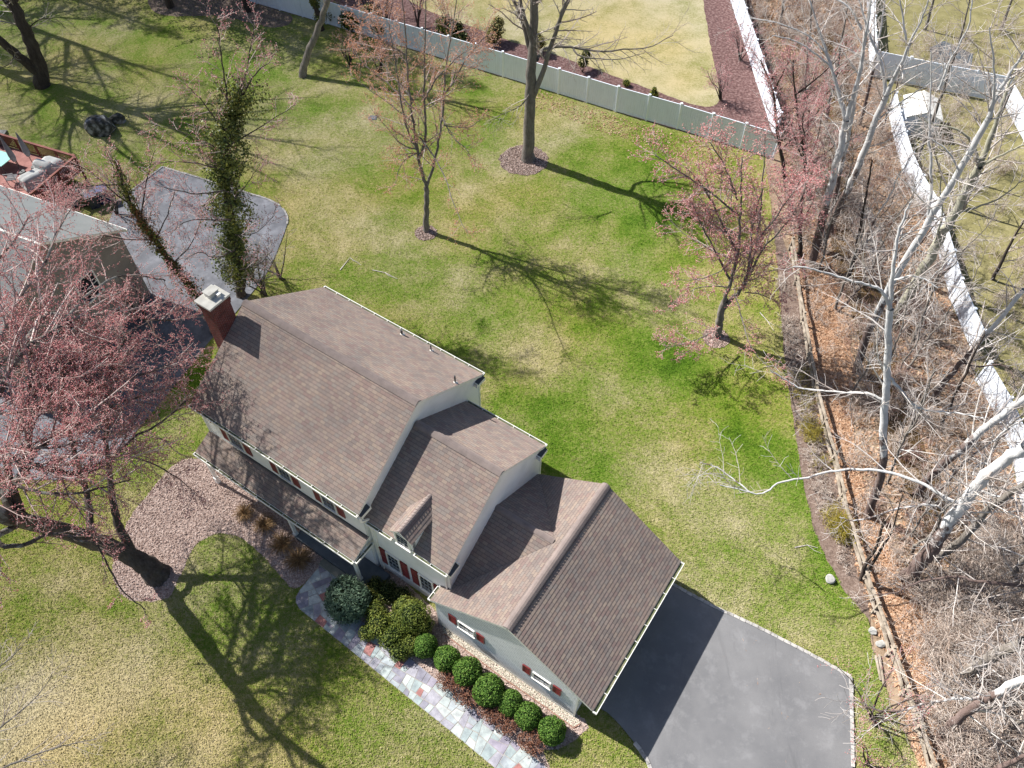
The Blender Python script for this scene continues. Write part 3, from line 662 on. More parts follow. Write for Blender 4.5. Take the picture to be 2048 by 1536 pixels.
# ============================================================ HOUSE (local axes: s along the ridge, t to the back, z up)
house = empty('house', HO, AZ, label='cream two storey house with brown shingle roofs, brick chimney and dark red shutters', cat='house')
V3 = Vector
def roofplane(mb, s0, s1, t0, z0, t1, z1, th=.13, poly=None):
    """slope rising from (t0,z0) to (t1,z1), running s0..s1"""
    o = V3((0, t0, z0)); V = V3((0, t1-t0, z1-z0)); L = V.length; V.normalize(); U = V3((1, 0, 0))
    if t1 < t0: U = V3((-1, 0, 0)); s0, s1 = -s1, -s0
    if poly is None: poly = [(s0, 0), (s1, 0), (s1, L), (s0, L)]
    Nn = U.cross(V)
    mb.prism([o+U*p[0]+V*p[1]-Nn*th for p in poly], Nn*(th-.002), 1)
    mb.lapped(poly, o, U, V, .16, .007, 0)
def roofplane_s(mb, t0, t1, s0, z0, s1, z1, th=.13, poly=None):
    """slope rising along s"""
    o = V3((s0, 0, z0)); V = V3((s1-s0, 0, z1-z0)); L = V.length; V.normalize()
    U = V3((0, -1, 0)) if s1 > s0 else V3((0, 1, 0))
    a, b = (-t1, -t0) if s1 > s0 else (t0, t1)
    if poly is None: poly = [(a, 0), (b, 0), (b, L), (a, L)]
    Nn = U.cross(V)
    mb.prism([o+U*p[0]+V*p[1]-Nn*th for p in poly], Nn*(th-.002), 1)
    mb.lapped(poly, o, U, V, .16, .007, 0)
def ridgecap(a, b, parent, m0, m1, step=.15, wd=.19, th=.05):
    """overlapping curved caps along a ridge; m0,m1 slopes on each side"""
    a, b = V3(a), V3(b); d = (b-a); L = d.length; d.normalize(); sd = d.cross(V3((0, 0, 1))).normalized()
    mb = MB(); n = int(L/step)
    def ringp(p, h):
        return [p-sd*wd+V3((0, 0, -wd*m0+h)), p-sd*wd*.5+V3((0, 0, -wd*.5*m0+h+.02)), p+V3((0, 0, h+.0)), p+sd*wd*.5+V3((0, 0, -wd*.5*m1+h+.02)), p+sd*wd+V3((0, 0, -wd*m1+h))]
    for i in range(n):
        r0 = ringp(a+d*(L*i/n), th+.045); r1 = ringp(a+d*(L*(i+1)/n), th+.002)
        for k in range(4): mb.face([r0[k], r1[k], r1[k+1], r0[k+1]])
        low = ringp(a+d*(L*i/n), th-.012)
        for k in range(4): mb.face([low[k], r0[k], r0[k+1], low[k+1]])
    for sg in (0, 4):   # vent edges
        for i in range(n):
            r0 = ringp(a+d*(L*i/n), th+.02)[sg]; r1 = ringp(a+d*(L*(i+1)/n), th)[sg]
            mb.face([r0, r1, r1-V3((0, 0, th+.02)), r0-V3((0, 0, th+.02))])
    return mb.build('ridge_cap', 'cap', parent)
MT0, MTR, MT1, MZ, MZR = .29, 4.70, 9.20, 5.68, 8.57
S0, S1 = -14.02, -4.0
IT0, ITR, IT1, IZ, IZR, IS1 = .55, 4.45, 7.88, 4.85, 7.40, .36
GS0, GSR, GS1, GT0, GT1, GZ, GZR = -.25, 3.70, 7.78, -.10, 7.5, 2.62, 5.37
# walls: solid core plus lapped siding on each face
def wall_poly(name, face_polys, core, mat='siding'):
    mb = MB()
    for pts, vec in core: mb.prism(pts, vec, 0)
    for (o, U, V, poly, step, butt) in face_polys: mb.lapped(poly, o, U, V, step, butt, 0)
    return mb.build(name, mat, house)
x0, x1, y0, y1 = S0+.1, S1-.09, .50, 8.98
zt = lambda t: MZR-.14-abs(t-MTR)*(MZR-MZ)/(MTR-MT0)
pent = [(y0, 0), (y1, 0), (y1, zt(y1)), (MTR, zt(MTR)), (y0, zt(y0))]
wall_poly('wall', [((x1, 0, 0), (0, 1, 0), (0, 0, 1), pent, .2, .014), ((x0, 0, 0), (0, -1, 0), (0, 0, 1), [(-p[0], p[1]) for p in pent], .2, .018),
    ((0, y0, 0), (1, 0, 0), (0, 0, 1), [(x0, 0), (x1, 0), (x1, zt(y0)), (x0, zt(y0))], .2, .014), ((0, y1, 0), (-1, 0, 0), (0, 0, 1), [(-x0, 0), (-x1, 0), (-x1, zt(y1)), (-x0, zt(y1))], .2, .018)],
    [([(x0, p[0], p[1]) for p in pent], (x1-x0, 0, 0))])
ix0, ix1, iy0, iy1 = S1-.2, IS1-.08, .70, 7.66
mI = (IZR-IZ)/(ITR-IT0); mIb = (IZR-4.98)/(IT1-ITR)
zi = lambda t: IZR-.13-(abs(t-ITR)*(mI if t < ITR else mIb))
pent = [(iy0, 0), (iy1, 0), (iy1, zi(iy1)), (ITR, zi(ITR)), (iy0, zi(iy0))]
wall_poly('wall', [((ix1, 0, 0), (0, 1, 0), (0, 0, 1), pent, .2, .014), ((0, iy0, 0), (1, 0, 0), (0, 0, 1), [(ix0, 0), (ix1, 0), (ix1, zi(iy0)), (ix0, zi(iy0))], .2, .018),
    ((0, iy1, 0), (-1, 0, 0), (0, 0, 1), [(-ix0, 0), (-ix1, 0), (-ix1, zi(iy1)), (-ix0, zi(iy1))], .2, .018)],
    [([(ix0, p[0], p[1]) for p in pent], (ix1-ix0, 0, 0))])
gx0, gx1, gy0, gy1 = 0., 7.06, 0., 7.38
mG = (GZR-GZ)/(GSR-GS0); mGr = (GZR-GZ)/(GS1-GSR)
zg = lambda s: GZR-.12-(abs(s-GSR)*(mG if s < GSR else mGr))
pent = [(gx0, 0), (gx1, 0), (gx1, zg(gx1)), (GSR, zg(GSR)), (gx0, zg(gx0))]
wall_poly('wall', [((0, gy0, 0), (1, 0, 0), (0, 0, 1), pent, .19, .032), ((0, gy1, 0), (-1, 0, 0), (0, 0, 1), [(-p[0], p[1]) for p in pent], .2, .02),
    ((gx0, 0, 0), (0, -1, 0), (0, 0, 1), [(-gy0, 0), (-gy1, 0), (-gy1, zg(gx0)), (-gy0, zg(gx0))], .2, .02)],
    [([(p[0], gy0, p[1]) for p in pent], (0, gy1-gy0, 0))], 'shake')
fd = MB(); fd.box(gx0-.03, gx1+.02, -.035, .02, 0, .22); fd.build('foundation', 'cement', house)
# corner boards
for (a, b_, z1_) in ((x1, y1, zt(y1)), (x0, y0, zt(y0)), (gx0, gy0, zg(0)), (gx1, gy0, zg(gx1)), (ix1, iy0, zi(iy0)), (ix1, iy1, zi(iy1))):
    cb = MB(); cb.box(a-.06, a+.032, b_-.032 if b_ < 5 else b_-.06, b_+.06 if b_ < 5 else b_+.032, 0, z1_-.1); cb.build('corner_board', 'trim', house)
# roofs
r = MB(); roofplane(r, S0, S1, MT0, MZ, MTR, MZR); roofplane(r, S0, S1, MT1, MZ, MTR, MZR)
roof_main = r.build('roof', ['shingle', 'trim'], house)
ridgecap((S0, MTR, MZR), (S1, MTR, MZR), roof_main, .655, .655)
r = MB(); roofplane(r, S1-.09, IS1, IT0, IZ, ITR, IZR); roofplane(r, S1-.09, IS1, IT1, 4.98, ITR, IZR)
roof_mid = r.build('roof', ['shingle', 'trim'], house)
ridgecap((S1, ITR, IZR), (IS1, ITR, IZR), roof_mid, mIb, mI)
r = MB(); roofplane_s(r, GT0, GT1, GS0, GZ, GSR, GZR); roofplane_s(r, GT0, GT1, GS1, GZ, GSR, GZR)
# cross gable linking the middle block to the garage roof
LZ, LT = 5.05, 4.10; sR = GSR-(GZR-LZ)/mG; zlo = GZR-mG*(GSR-IS1); mL = .60
half = (LZ-zlo)/mL; Lh = math.hypot(half, LZ-zlo)
o = V3((0, LT-half, zlo))
for sgn in (1, -1):
    oo = V3((0, LT-sgn*half, zlo)); V = V3((0, sgn*half, LZ-zlo)).normalized(); U = V3((sgn, 0, 0))
    poly = [(sgn*(IS1-.1), 0), (sgn*IS1, 0), (sgn*sR, Lh), (sgn*(IS1-.1), Lh)]
    if sgn < 0: poly = [poly[1], poly[0], poly[3], poly[2]]
    r.lapped([(p[0], p[1]) for p in poly], oo+U.cross(V)*.02, U, V, .16, .007, 0)
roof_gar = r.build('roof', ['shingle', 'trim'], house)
ridgecap((GSR, GT1, GZR), (GSR, GT0, GZR), roof_gar, mG, mGr)
ridgecap((IS1-.1, LT, LZ+.03), (sR-.05, LT, LZ+.03), roof_gar, mL, mL, wd=.14, th=.02)
# porch roof, floor, posts
PT, PZ, PZT = -.62, 2.80, 3.28
r = MB(); roofplane(r, S0+.02, S1-.02, PT, PZ, .50, PZT, th=.10)
r.prism([(S0+.1, PT+.12, PZ-.1), (S0+.1, .5, PZ-.1), (S0+.1, .5, PZT-.12)], (.04, 0, 0), 1); r.prism([(S1-.14, PT+.12, PZ-.1), (S1-.14, .5, PZ-.1), (S1-.14, .5, PZT-.12)], (.04, 0, 0), 1)
r.box(S0+.1, S1-.1, PT+.1, PT+.22, PZ-.3, PZ-.08, 1)
r.build('porch_roof', ['shingle', 'trim'], house)
p = MB(); p.box(-8.25, -3.25, -.60, .47, 0, .35); p.build('porch_floor', 'bluestone', house)
p = MB(); p.box(-6.45, -5.02, -.98, -.62, 0, .17); p.build('porch_step', 'stepstone', house)
for s in (S1-.25, -8.3, S0+.3):
    q = MB(); q.box(s-.07, s+.07, PT+.08, PT+.22, .0, PZ-.1); q.box(s-.1, s+.1, PT+.05, PT+.25, 0.0, .5); q.build('porch_post', 'trim', house)
flash = MB(); flash.box(-12.2, S1-.1, .44, .485, PZT-.02, PZT+.07); flash.build('wall_flashing', 'darkmetal', house)
# gutters
def gutter(a, b, out, parent=house, hang=.8, w_=.13, h=.12, debris=True):
    a, b, out = V3(a), V3(b), V3(out); d = (b-a).normalized(); L = (b-a).length; mb = MB(); dn = V3((0, 0, -1))
    def slab(o0, o1, z0_, z1_): mb.prism([a+out*o0+dn*z0_, a+out*o1+dn*z0_, a+out*o1+dn*z1_, a+out*o0+dn*z1_], b-a, 0)
    slab(0, .012, .0, h); slab(w_-.02, w_+.008, -.005, h); slab(.012, w_-.02, h-.015, h)
    for e in (a, b-d*.02): mb.prism([e+out*.012, e+out*(w_-.02), e+out*(w_-.02)+dn*(h-.015), e+out*.012+dn*(h-.015)], d*.02, 0)
    n = max(2, int(L/hang))
    for i in range(n+1):
        e = a+d*(.03+(L-.1)*i/n); mb.prism([e-out*.05+V3((0, 0, .012)), e+out*(w_+.01)+V3((0, 0, .012)), e+out*(w_+.01)-V3((0, 0, .006)), e-out*.05-V3((0, 0, .006))], d*.022, 0)
    g = mb.build('gutter', 'trim', parent)
    if debris:
        q = MB(); q.prism([a+out*.014+dn*.045, a+out*(w_-.022)+dn*.045, a+out*(w_-.022)+dn*(h-.018), a+out*.014+dn*(h-.018)], b-a); q.build('gutter_debris', 'mossmud', g)
    return g
gutter((S0-.02, MT0+.0, MZ-.02), (S1+.02, MT0+.0, MZ-.02), (0, -1, 0)); gutter((S0-.02, MT1, MZ-.02), (S1+.02, MT1, MZ-.02), (0, 1, 0))
gutter((S1+.1, IT0, IZ-.02), (-2.50, IT0, IZ-.02), (0, -1, 0)); gutter((-1.32, IT0, IZ-.02), (IS1+.02, IT0, IZ-.02), (0, -1, 0)); gutter((S1-.05, IT1, 4.96), (IS1+.02, IT1, 4.96), (0, 1, 0))
gutter((GS1, GT0-.03, GZ-.02), (GS1, GT1+.02, GZ-.02), (1, 0, 0), hang=.82, w_=.17)
gutter((GS0, GT0-.02, GZ-.02), (GS0, GT0+.75, GZ-.02), (-1, 0, 0), hang=.4)
gutter((S0, PT, PZ-.02), (S1, PT, PZ-.02), (0, -1, 0))
gutter((S1-.0, PT-.02, PZ-.04), (S1-.0, .55, PZ-.04), (1, 0, 0), hang=.5)
# cornice returns at the gable corners
for (s, t, z, dt) in ((S1, MT0+.02, MZ, 1), (S1, MT1-.02, MZ, -1), (IS1, IT0+.02, IZ, 1), (IS1, IT1-.02, 4.98, -1)):
    mb = MB(); a, b_ = sorted((t, t+dt*.62))
    mb.box(s-.09, s+.13, a, b_, z-.32, z-.13, 1)
    mb.prism([(s-.08, a, z-.13), (s+.13, a, z-.13), (s-.08, a, z-.03)], (0, b_-a, 0), 0)
    mb.box(s-.08, s+.135, a+(.0 if dt < 0 else .58), a+(.04 if dt < 0 else .62), z-.125, z-.02, 1)
    mb.build('cornice_return', ['darkmetal', 'trim'], house)
# downspouts
def spout(pts, rad=.045):
    mb = MB()
    for a, b in zip(pts, pts[1:]): mb.beam(a, b, .085, .065)
    return mb.build('downspout', 'trim', house)
spout([(S1+.08, MT0-.06, MZ-.14), (S1+.12, MT0-.06, MZ-.4), (S1+.15, .62, MZ-.75), (S1+.15, .62, .05)])
spout([(S1+.22, .64, IZ-.2), (S1+.22, .64, .05)])
spout([(S1-.2, MT1+.06, MZ-.14), (S1-.2, 9.06, MZ-.5), (S1-.2, 9.06, .05)])
spout([(.2, IT0-.06, IZ-.12), (.12, .64, IZ-.5), (.12, .64, 2.8)])
# windows and shutters on walls facing -t
def window(parent, s0, s1, z0, z1, t, cols=2, rows=2, d=.06, sill=.05):
    mb = MB(); f = .07
    mb.box(s0, s0+f, t-d, t, z0, z1); mb.box(s1-f, s1, t-d, t, z0, z1); mb.box(s0+f, s1-f, t-d, t, z1-f, z1)
    mb.box(s0-.03, s1+.03, t-d-sill, t, z0-.04, z0+.03)
    wdw = mb.build('window', 'trim', parent)
    g = MB(); g.box(s0+f, s1-f, t-.026, t-.006, z0+.03, z1-f); g.build('pane', 'glass', wdw)
    b = MB()
    for i in range(1, cols): x = s0+f+(s1-s0-2*f)*i/cols; b.box(x-.008, x+.008, t-.045, t-.028, z0+.03, z1-f)
    for i in range(1, rows):
        y = z0+.03+(z1-f-z0-.03)*i/rows; hh = .02 if i*2 == rows else .007
        for c_ in range(cols):
            xa = s0+f+(s1-s0-2*f)*c_/cols+.013; xb = s0+f+(s1-s0-2*f)*(c_+1)/cols-.013; b.box(xa, xb, t-.046, t-.028, y-hh, y+hh)
    b.build('sash_bars', 'sashgrey', wdw); return wdw
def shutter(parent, s0, s1, z0, z1, t):
    mb = MB(); f = .05
    mb.box(s0, s0+f, t-.045, t, z0, z1); mb.box(s1-f, s1, t-.045, t, z0, z1)
    n = 3 if z1-z0 > 1 else 2
    for i in range(n): z = z0+(z1-z0-f)*i/(n-1); mb.box(s0+f, s1-f, t-.044, t, z, z+f+.02*(i == 1))
    z = z0+f+.02
    while z < z1-f-.03:
        mb.prism([(s0+f, t-.038, z), (s0+f, t-.03, z-.008), (s0+f, t-.004, z+.034), (s0+f, t-.012, z+.042)], (s1-s0-2*f, 0, 0)); z += .05
    return mb.build('shutter', 'shutter', parent)
TM, TI, TG = .478, .672, -.032
for (a, b) in ((-12.74, -10.90), (-9.60, -7.90), (-6.97, -5.24)):
    shutter(house, a, a+.38, 3.76, 5.25, TM); shutter(house, b-.38, b, 3.76, 5.25, TM); window(house, a+.43, b-.43, 3.76, 5.28, TM, 3, 4)
for (a, b) in ((-3.80, -2.16), (-1.95, -.29)):
    shutter(house, a, a+.38, .88, 2.36, TI); shutter(house, b-.38, b, .88, 2.36, TI); window(house, a+.43, b-.43, .86, 2.38, TI, 3, 4)
for (a, b) in ((.66, 2.52), (4.45, 6.32)):
    shutter(house, a, a+.40, 1.58, 2.34, TG); shutter(house, b-.40, b, 1.58, 2.34, TG); window(house, a+.50, b-.50, 1.60, 2.30, TG, 3, 2, sill=.04)
for (a, b) in ((-12.3, -10.9), (-9.8, -8.4)): window(house, a, b, .9, 2.4, TM, 3, 4)
dm = MB(); dm.box(-6.2, -5.1, TM-.06, TM, .36, 2.5); dm.build('front_door', 'shutter', house)
# garage doors face the driveway
for t0_ in (.75, 4.0):
    g = MB(); g.box(gx1, gx1+.05, t0_, t0_+2.7, .1, 2.25)
    for i in range(1, 4): g.box(gx1+.05, gx1+.06, t0_+.02, t0_+2.68, .1+2.15*i/4-.01, .1+2.15*i/4+.01)
    g.build('garage_door', 'trim', house)
# dormer on the middle block
dx0, dx1, dT, dPk, dE = -2.50, -1.32, .50, 6.16, 5.68; dc = (dx0+dx1)/2
zf = lambda t: IZ+mI*(t-IT0)
mb = MB(); tb = lambda z: IT0+(z-IZ)/mI
for (sa, sb) in ((dx0+.1, dx0+.16), (dx1-.16, dx1-.1)):
    mb.prism([(sa, dT+.1, zf(dT+.1)-.1), (sa, dT+.1, dE), (sa, tb(dE)+.2, dE)], (sb-sa, 0, 0))
mb.prism([(dx0+.1, dT+.06, 4.60), (dx1-.1, dT+.06, 4.60), (dx1-.1, dT+.06, dE), (dc, dT+.06, dPk-.08), (dx0+.1, dT+.06, dE)], (0, .2, 0))
dorm = mb.build('dormer', 'siding', house)
mb = MB()
for sg in (1, -1):
    e = dx0 if sg > 0 else dx1; U = V3((0, -1, 0)) if sg > 0 else V3((0, 1, 0)); V = V3((dc-e, 0, dPk-dE)); L = V.length; V.normalize(); o = V3((e, 0, dE))
    bk0, bk1 = tb(dE)+.05, tb(dPk)+.05
    pl = [(-bk0, 0), (-(dT-.05), 0), (-(dT-.05), L), (-bk1, L)] if sg > 0 else [(dT-.05, 0), (bk0, 0), (bk1, L), (dT-.05, L)]
    Nn = U.cross(V); mb.prism([o+U*p[0]+V*p[1]-Nn*.07 for p in pl], Nn*.068, 1); mb.lapped(pl, o, U, V, .16, .007, 0)
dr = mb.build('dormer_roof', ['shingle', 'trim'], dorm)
md = (dPk-dE)/(dc-dx0)
mb2 = ridgecap((dc, dT-.05, dPk), (dc, tb(dPk), dPk), dorm, md, md, wd=.12, th=.02)
window(dorm, dx0+.22, dx1-.22, 4.74, dE+.06, dT+.058, 3, 4)
# vents on the back slope
o_ = HO+DB*MT1; sn = -(MZR-MZ)/(MT1-MTR)
nrm = (DB*(-sn)+np.array([0, 0, 1.]))
for (u, v, h_, rr) in ((804, 669, .34, .055), (862.5, 701.6, .42, .035), (910.5, 765.6, .5, .04)):
    q = tolocal(onpl(u, v, HO+DB*MT1+np.array([0, 0, MZ]), nrm))
    mb = MB(); mb.tube([(q[0], q[1], q[2]-.1), (q[0], q[1], q[2]+h_)], rr, 10, 0)
    vp_ = mb.build('vent_pipe', 'darkmetal', roof_main)
    mb = MB(); mb.tube([(q[0], q[1], q[2]-.05), (q[0], q[1], q[2]+.06)], [rr+.10, rr+.02], 12, 0); mb.build('vent_flashing', 'trim', roof_main)
# chimney
CX0, CX1, CY0, CY1, CZ = -14.80, S0+.02, 3.02, 4.04, 9.60
mb = MB(); mb.box(CX0, CX1, CY0, CY1, 0, CZ-.45); mb.box(CX0-.03, CX1+.03, CY0-.03, CY1+.03, CZ-.45, CZ-.3); mb.box(CX0-.06, CX1+.06, CY0-.06, CY1+.06, CZ-.3, CZ-.06)
mb.box(CX0-.25, CX0, CY0-.15, CY1+.15, 0, 3.2)
ch = mb.build('chimney', 'brick', house)
mb = MB(); mb.box(CX0-.09, CX1+.09, CY0-.09, CY1+.09, CZ-.06, CZ+.04); mb.build('chimney_cap', 'cement', ch)
mb = MB(); mb.box(CX0+.10, CX0+.48, CY0+.38, CY0+.86, CZ+.04, CZ+.30); mb.box(CX0+.06, CX0+.52, CY0+.34, CY0+.90, CZ+.30, CZ+.33); mb.build('flue', 'cement', ch)
mb = MB(); mb.tube([(CX0+.62, CY0+.72, CZ+.04), (CX0+.62, CY0+.72, CZ+.20)], .09, 12, 0); mb.box(CX0+.53, CX0+.71, CY0+.63, CY0+.81, CZ+.22, CZ+.235); mb.build('flue', 'trim', ch)

# ============================================================ FENCES
def vinyl_fence(px_or_pts, label, hgt=2.05, sec=2.42, pts=None, group=None, skip=()):
    P = pts if pts is not None else gpx(px_or_pts)
    root = empty('vinyl_fence', (*P[0], 0), label=label, cat='fence', group=group); off = Vector((*P[0], 0))
    # resample at post spacing
    out = [Vector(P[0])]; rest = sec
    for a, b in zip(P, P[1:]):
        a, b = Vector(a), Vector(b); L = (b-a).length; d = (b-a).normalized(); x = rest
        while x < L: out.append(a+d*x); x += sec
        rest = x-L
    if (Vector(P[-1])-out[-1]).length > .4: out.append(Vector(P[-1]))
    rng = random.Random(5)
    for i, p in enumerate(out):
        p = Vector((p.x, p.y, 0))-off; mb = MB(); mb.box(p.x-.064, p.x+.064, p.y-.064, p.y+.064, 0, hgt+.06)
        mb.prism([(p.x-.085, p.y-.085, hgt+.06), (p.x+.085, p.y-.085, hgt+.06), (p.x+.085, p.y+.085, hgt+.06), (p.x-.085, p.y+.085, hgt+.06)], (0, 0, .05)); mb.build('post', 'vinyl', root)
        if i < len(out)-1 and i not in skip:
            q = Vector((out[i+1].x, out[i+1].y, 0))-off; d = (q-p).normalized(); n = V3((-d.y, d.x, 0)); mb = MB(); a = p+d*.066; b = q-d*.066
            mb.beam(a+V3((0, 0, hgt-.06)), b+V3((0, 0, hgt-.06)), .06, .12); mb.beam(a+V3((0, 0, .13)), b+V3((0, 0, .13)), .06, .14)
            L = (b-a).length; k = int(L/.16)
            for j in range(k):
                u0 = a+d*(L*j/k+.003); u1 = a+d*(L*(j+1)/k-.003); o_ = n*.002*(j % 2)
                mb.prism([u0-n*.012+o_+V3((0, 0, .2)), u1-n*.012+o_+V3((0, 0, .2)), u1+n*.012+o_+V3((0, 0, .2)), u0+n*.012+o_+V3((0, 0, .2))], (0, 0, hgt-.32))
            pn = mb.build('panel', 'vinyl', root)
    return root
fb = gpx([(1545, 318), (1469, 294), (1392, 270.5), (1330.6, 251), (1267, 234), (1207, 216), (1148, 197), (1090, 180), (1020, 158), (900, 122), (780, 86), (640, 44), (540, 15)]); d_ = np.array(fb[-1])-np.array(fb[-2]); fb.append(tuple(np.array(fb[-1])+d_*.75))
vinyl_fence(None, 'long white vinyl fence closing the far end of the green lawn', pts=fb)
vinyl_fence([(1548, 276), (1505, 140), (1458, -8), (1449, -40)], 'sunlit white vinyl fence running away from the corner beside the red mulch strip')
vinyl_fence([(1733, -12), (1740, 150)], 'short sunlit white fence behind the sycamores near the top edge', hgt=1.65)
vinyl_fence([(1738, 152), (1800, 165), (1870, 180), (1940, 193), (2005, 207)], 'shaded white fence crossing behind the small white shed', hgt=2.1)
vinyl_fence([(2006, 207), (2040, 270), (2075, 330)], 'white fence at the right edge beyond the white shed', hgt=1.65)
vinyl_fence([(1776, 225), (1790, 290), (1806, 345), (1835, 410), (1857, 441), (1868, 480), (1880, 520), (1900, 600), (1925, 660), (1942, 700)], 'white vinyl fence curving down behind the stream among bare trees', hgt=1.65)
vinyl_fence([(1952, 762), (1985, 822), (2002, 850), (2022, 900), (2032, 960), (2050, 1050), (2075, 1150)], 'lower white vinyl fence section past the gap near the right edge', hgt=1.65)

# split rail fence, two rails, jogging posts
rp = gpx([(1578, 500), (1588, 570), (1600, 650), (1612, 720), (1624, 790), (1642, 860), (1660, 925), (1676, 1000), (1697, 1080), (1722, 1160), (1744, 1225), (1772, 1310), (1800, 1390), (1826, 1460), (1850, 1540), (1880, 1630)])
root = empty('split_rail_fence', (*rp[0], 0), label='weathered split rail fence between the lawn edge and the leaf litter', cat='fence'); off = V3((*rp[0], 0)); rng = random.Random(9)
for i, p in enumerate(rp):
    p = V3((*p, 0))-off; mb = MB(); mb.tube([p+V3((0, 0, 0)), p+V3((rng.uniform(-.04, .04), rng.uniform(-.04, .04), 1.12))], [.085, .07], 6); mb.build('post', 'railwood', root)
    if i < len(rp)-1:
        q = V3((*rp[i+1], 0))-off; d = (q-p).normalized(); n = V3((-d.y, d.x, 0))
        for z, sd in ((.38, .05), (.92, -.03)):
            mb = MB(); m_ = (p+q)/2+n*rng.uniform(-.06, .06); sag = rng.uniform(-.05, .02)
            mb.tube([p-d*.15+n*sd+V3((0, 0, z+rng.uniform(-.03, .03))), m_+n*sd+V3((0, 0, z+sag)), q+d*.15-n*sd*.4+V3((0, 0, z+rng.uniform(-.03, .03)))], [.07, .085, .065], 6); mb.build('rail', 'railwood', root)
# a few loose rails by the lawn corner
for i, (a, b) in enumerate((((1750, 1312), (1760, 1362)), ((1757, 1310), (1766, 1372)))):
    P = gpx([a, b]); mb = MB(); mb.tube([(*P[0], .07), (*P[1], .09)], [.06, .05], 6)
    mb.build('wooden_rail', 'railwood', None, label=['loose cedar rail lying nearest the lawn inside the split rail fence', 'loose cedar rail lying nearest the split rail fence at its inside'][i], cat='rail', group='loose rails by the fence')

# ============================================================ NEIGHBOUR HOUSE, DECK
na = math.radians(-23.3); nA = np.array([math.cos(na), math.sin(na), 0]); nB = np.array([-math.sin(na), math.cos(na), 0]); nO = np.array([-21.75, 33.15, 0])
nh = empty('house', nO, na, label='neighbouring house with pale grey roof and taupe gable wall behind pink branches', cat='house')
NW, NZ, NR, NL = 8.8, 5.0, 2.75, 22.0
mb = MB(); pent = [(0, 0), (-NW, 0), (-NW, NZ-.1), (-NW/2, NZ+NR-.12), (0, NZ-.1)]
mb.prism([(-.25, p[0], p[1]) for p in pent], (-NL, 0, 0)); mb.lapped([(p[0], p[1]) for p in reversed(pent)], (-.25, 0, 0), (0, 1, 0), (0, 0, 1), .2, .014); mb.build('wall', 'nwall', nh)
mb = MB(); Vv = V3((0, -NW/2-.25, NR)); 
for (ya, yb) in ((.25, -NW/2), (-NW-.25, -NW/2)):
    o = V3((0, ya, NZ-.15)); V = V3((0, yb-ya, NR+.15)); L = V.length; V.normalize(); U = V3((1, 0, 0)) if yb > ya else V3((-1, 0, 0))
    a, b = (-NL, 0.) if yb > ya else (0., NL); Nn = U.cross(V); pl = [(a, 0), (b, 0), (b, L), (a, L)]
    mb.prism([o+U*p[0]+V*p[1]-Nn*.02 for p in pl], Nn*.12, 1); mb.lapped(pl, o+Nn*.102, U, V, .2, .01, 0)
mb.build('roof', ['nroof', 'trim'], nh)
gutter((-NL, .25, NZ-.12), (0, .25, NZ-.12), (0, 1, 0), parent=nh, debris=False)
for (u, v, w_, h_) in ((176, 575, 1.25, 1.5), (127, 650, .9, 1.1), (232, 640, 1.0, 1.2)):
    q = onpl(u, v, nO-nA*.25, nA)-nO; y, z = q @ nB, q[2]
    mb = MB()
    for bx in ((y-w_/2-.08, y-w_/2, z-h_/2, z+h_/2), (y+w_/2, y+w_/2+.08, z-h_/2, z+h_/2), (y-w_/2-.08, y+w_/2+.08, z+h_/2, z+h_/2+.08), (y-w_/2-.1, y+w_/2+.1, z-h_/2-.1, z-h_/2)): mb.box(-.25, -.16, bx[0], bx[1], bx[2], bx[3])
    wd_ = mb.build('window', 'trim', nh); g = MB(); g.box(-.24, -.21, y-w_/2, y+w_/2, z-h_/2, z+h_/2); g.build('pane', 'glass', wd_)
    b_ = MB(); b_.box(-.208, -.18, y-w_/2, y+w_/2, z-.02, z+.02); b_.build('sash_bar', 'trim', wd_)
# deck
DZ = 1.35
Pc = G(150, 312, DZ+.95); Pb = G(0, 268, DZ+.95); Pr = G(40, 404, DZ+.95)
ex = (Pb-Pc)[:2]; ex /= np.linalg.norm(ex); ey = np.array([-ex[1], ex[0]]);
if ey @ (Pr-Pc)[:2] < 0: ey = -ey
dk = empty('deck', (Pc[0], Pc[1], 0), math.atan2(ex[1], ex[0]), label='red brown timber deck with dark red balustrade behind the neighbouring house', cat='deck')
sg = 1 if (ex[0]*ey[1]-ex[1]*ey[0]) > 0 else -1
DLx, DLy = 12., 5.2
mb = MB(); nb_ = int(DLy/.14)
for i in range(nb_): y_ = sg*(i*.14); mb.box(0, DLx, min(y_, y_+sg*.134), max(y_, y_+sg*.134), DZ-.04, DZ)
mb.box(.02, DLx, *sorted((0, sg*DLy)), DZ-.25, DZ-.05); mb.build('deck_floor', 'deck', dk)
def balustrade(a, b, par):
    a, b = V3(a), V3(b); d = (b-a).normalized(); L = (b-a).length; mb = MB()
    mb.beam(a+V3((0, 0, .95)), b+V3((0, 0, .95)), .15, .04); mb.beam(a+V3((0, 0, .86)), b+V3((0, 0, .86)), .04, .09); mb.beam(a+V3((0, 0, .1)), b+V3((0, 0, .1)), .04, .09)
    mb.build('handrail', 'deckrail', par)
    mb = MB(); n = int(L/.13)
    for i in range(n): p = a+d*(L*(i+.5)/n); mb.beam(p+V3((0, 0, .15)), p+V3((0, 0, .82)), .038, .038)
    mb.build('balusters', 'deckrail', par)
    for i in range(int(L/1.7)+1): p = a+d*min(L-.05, 1.7*i+.05); mb = MB(); mb.box(p.x-.05, p.x+.05, p.y-.05, p.y+.05, 0, DZ+.93); mb.build('post', 'deckrail', par)
balustrade((0, 0, DZ), (DLx, 0, DZ), dk); balustrade((0, 0, DZ), (0, sg*4.2, DZ), dk)
def dpt(u, v, z): return G(u, v, z)
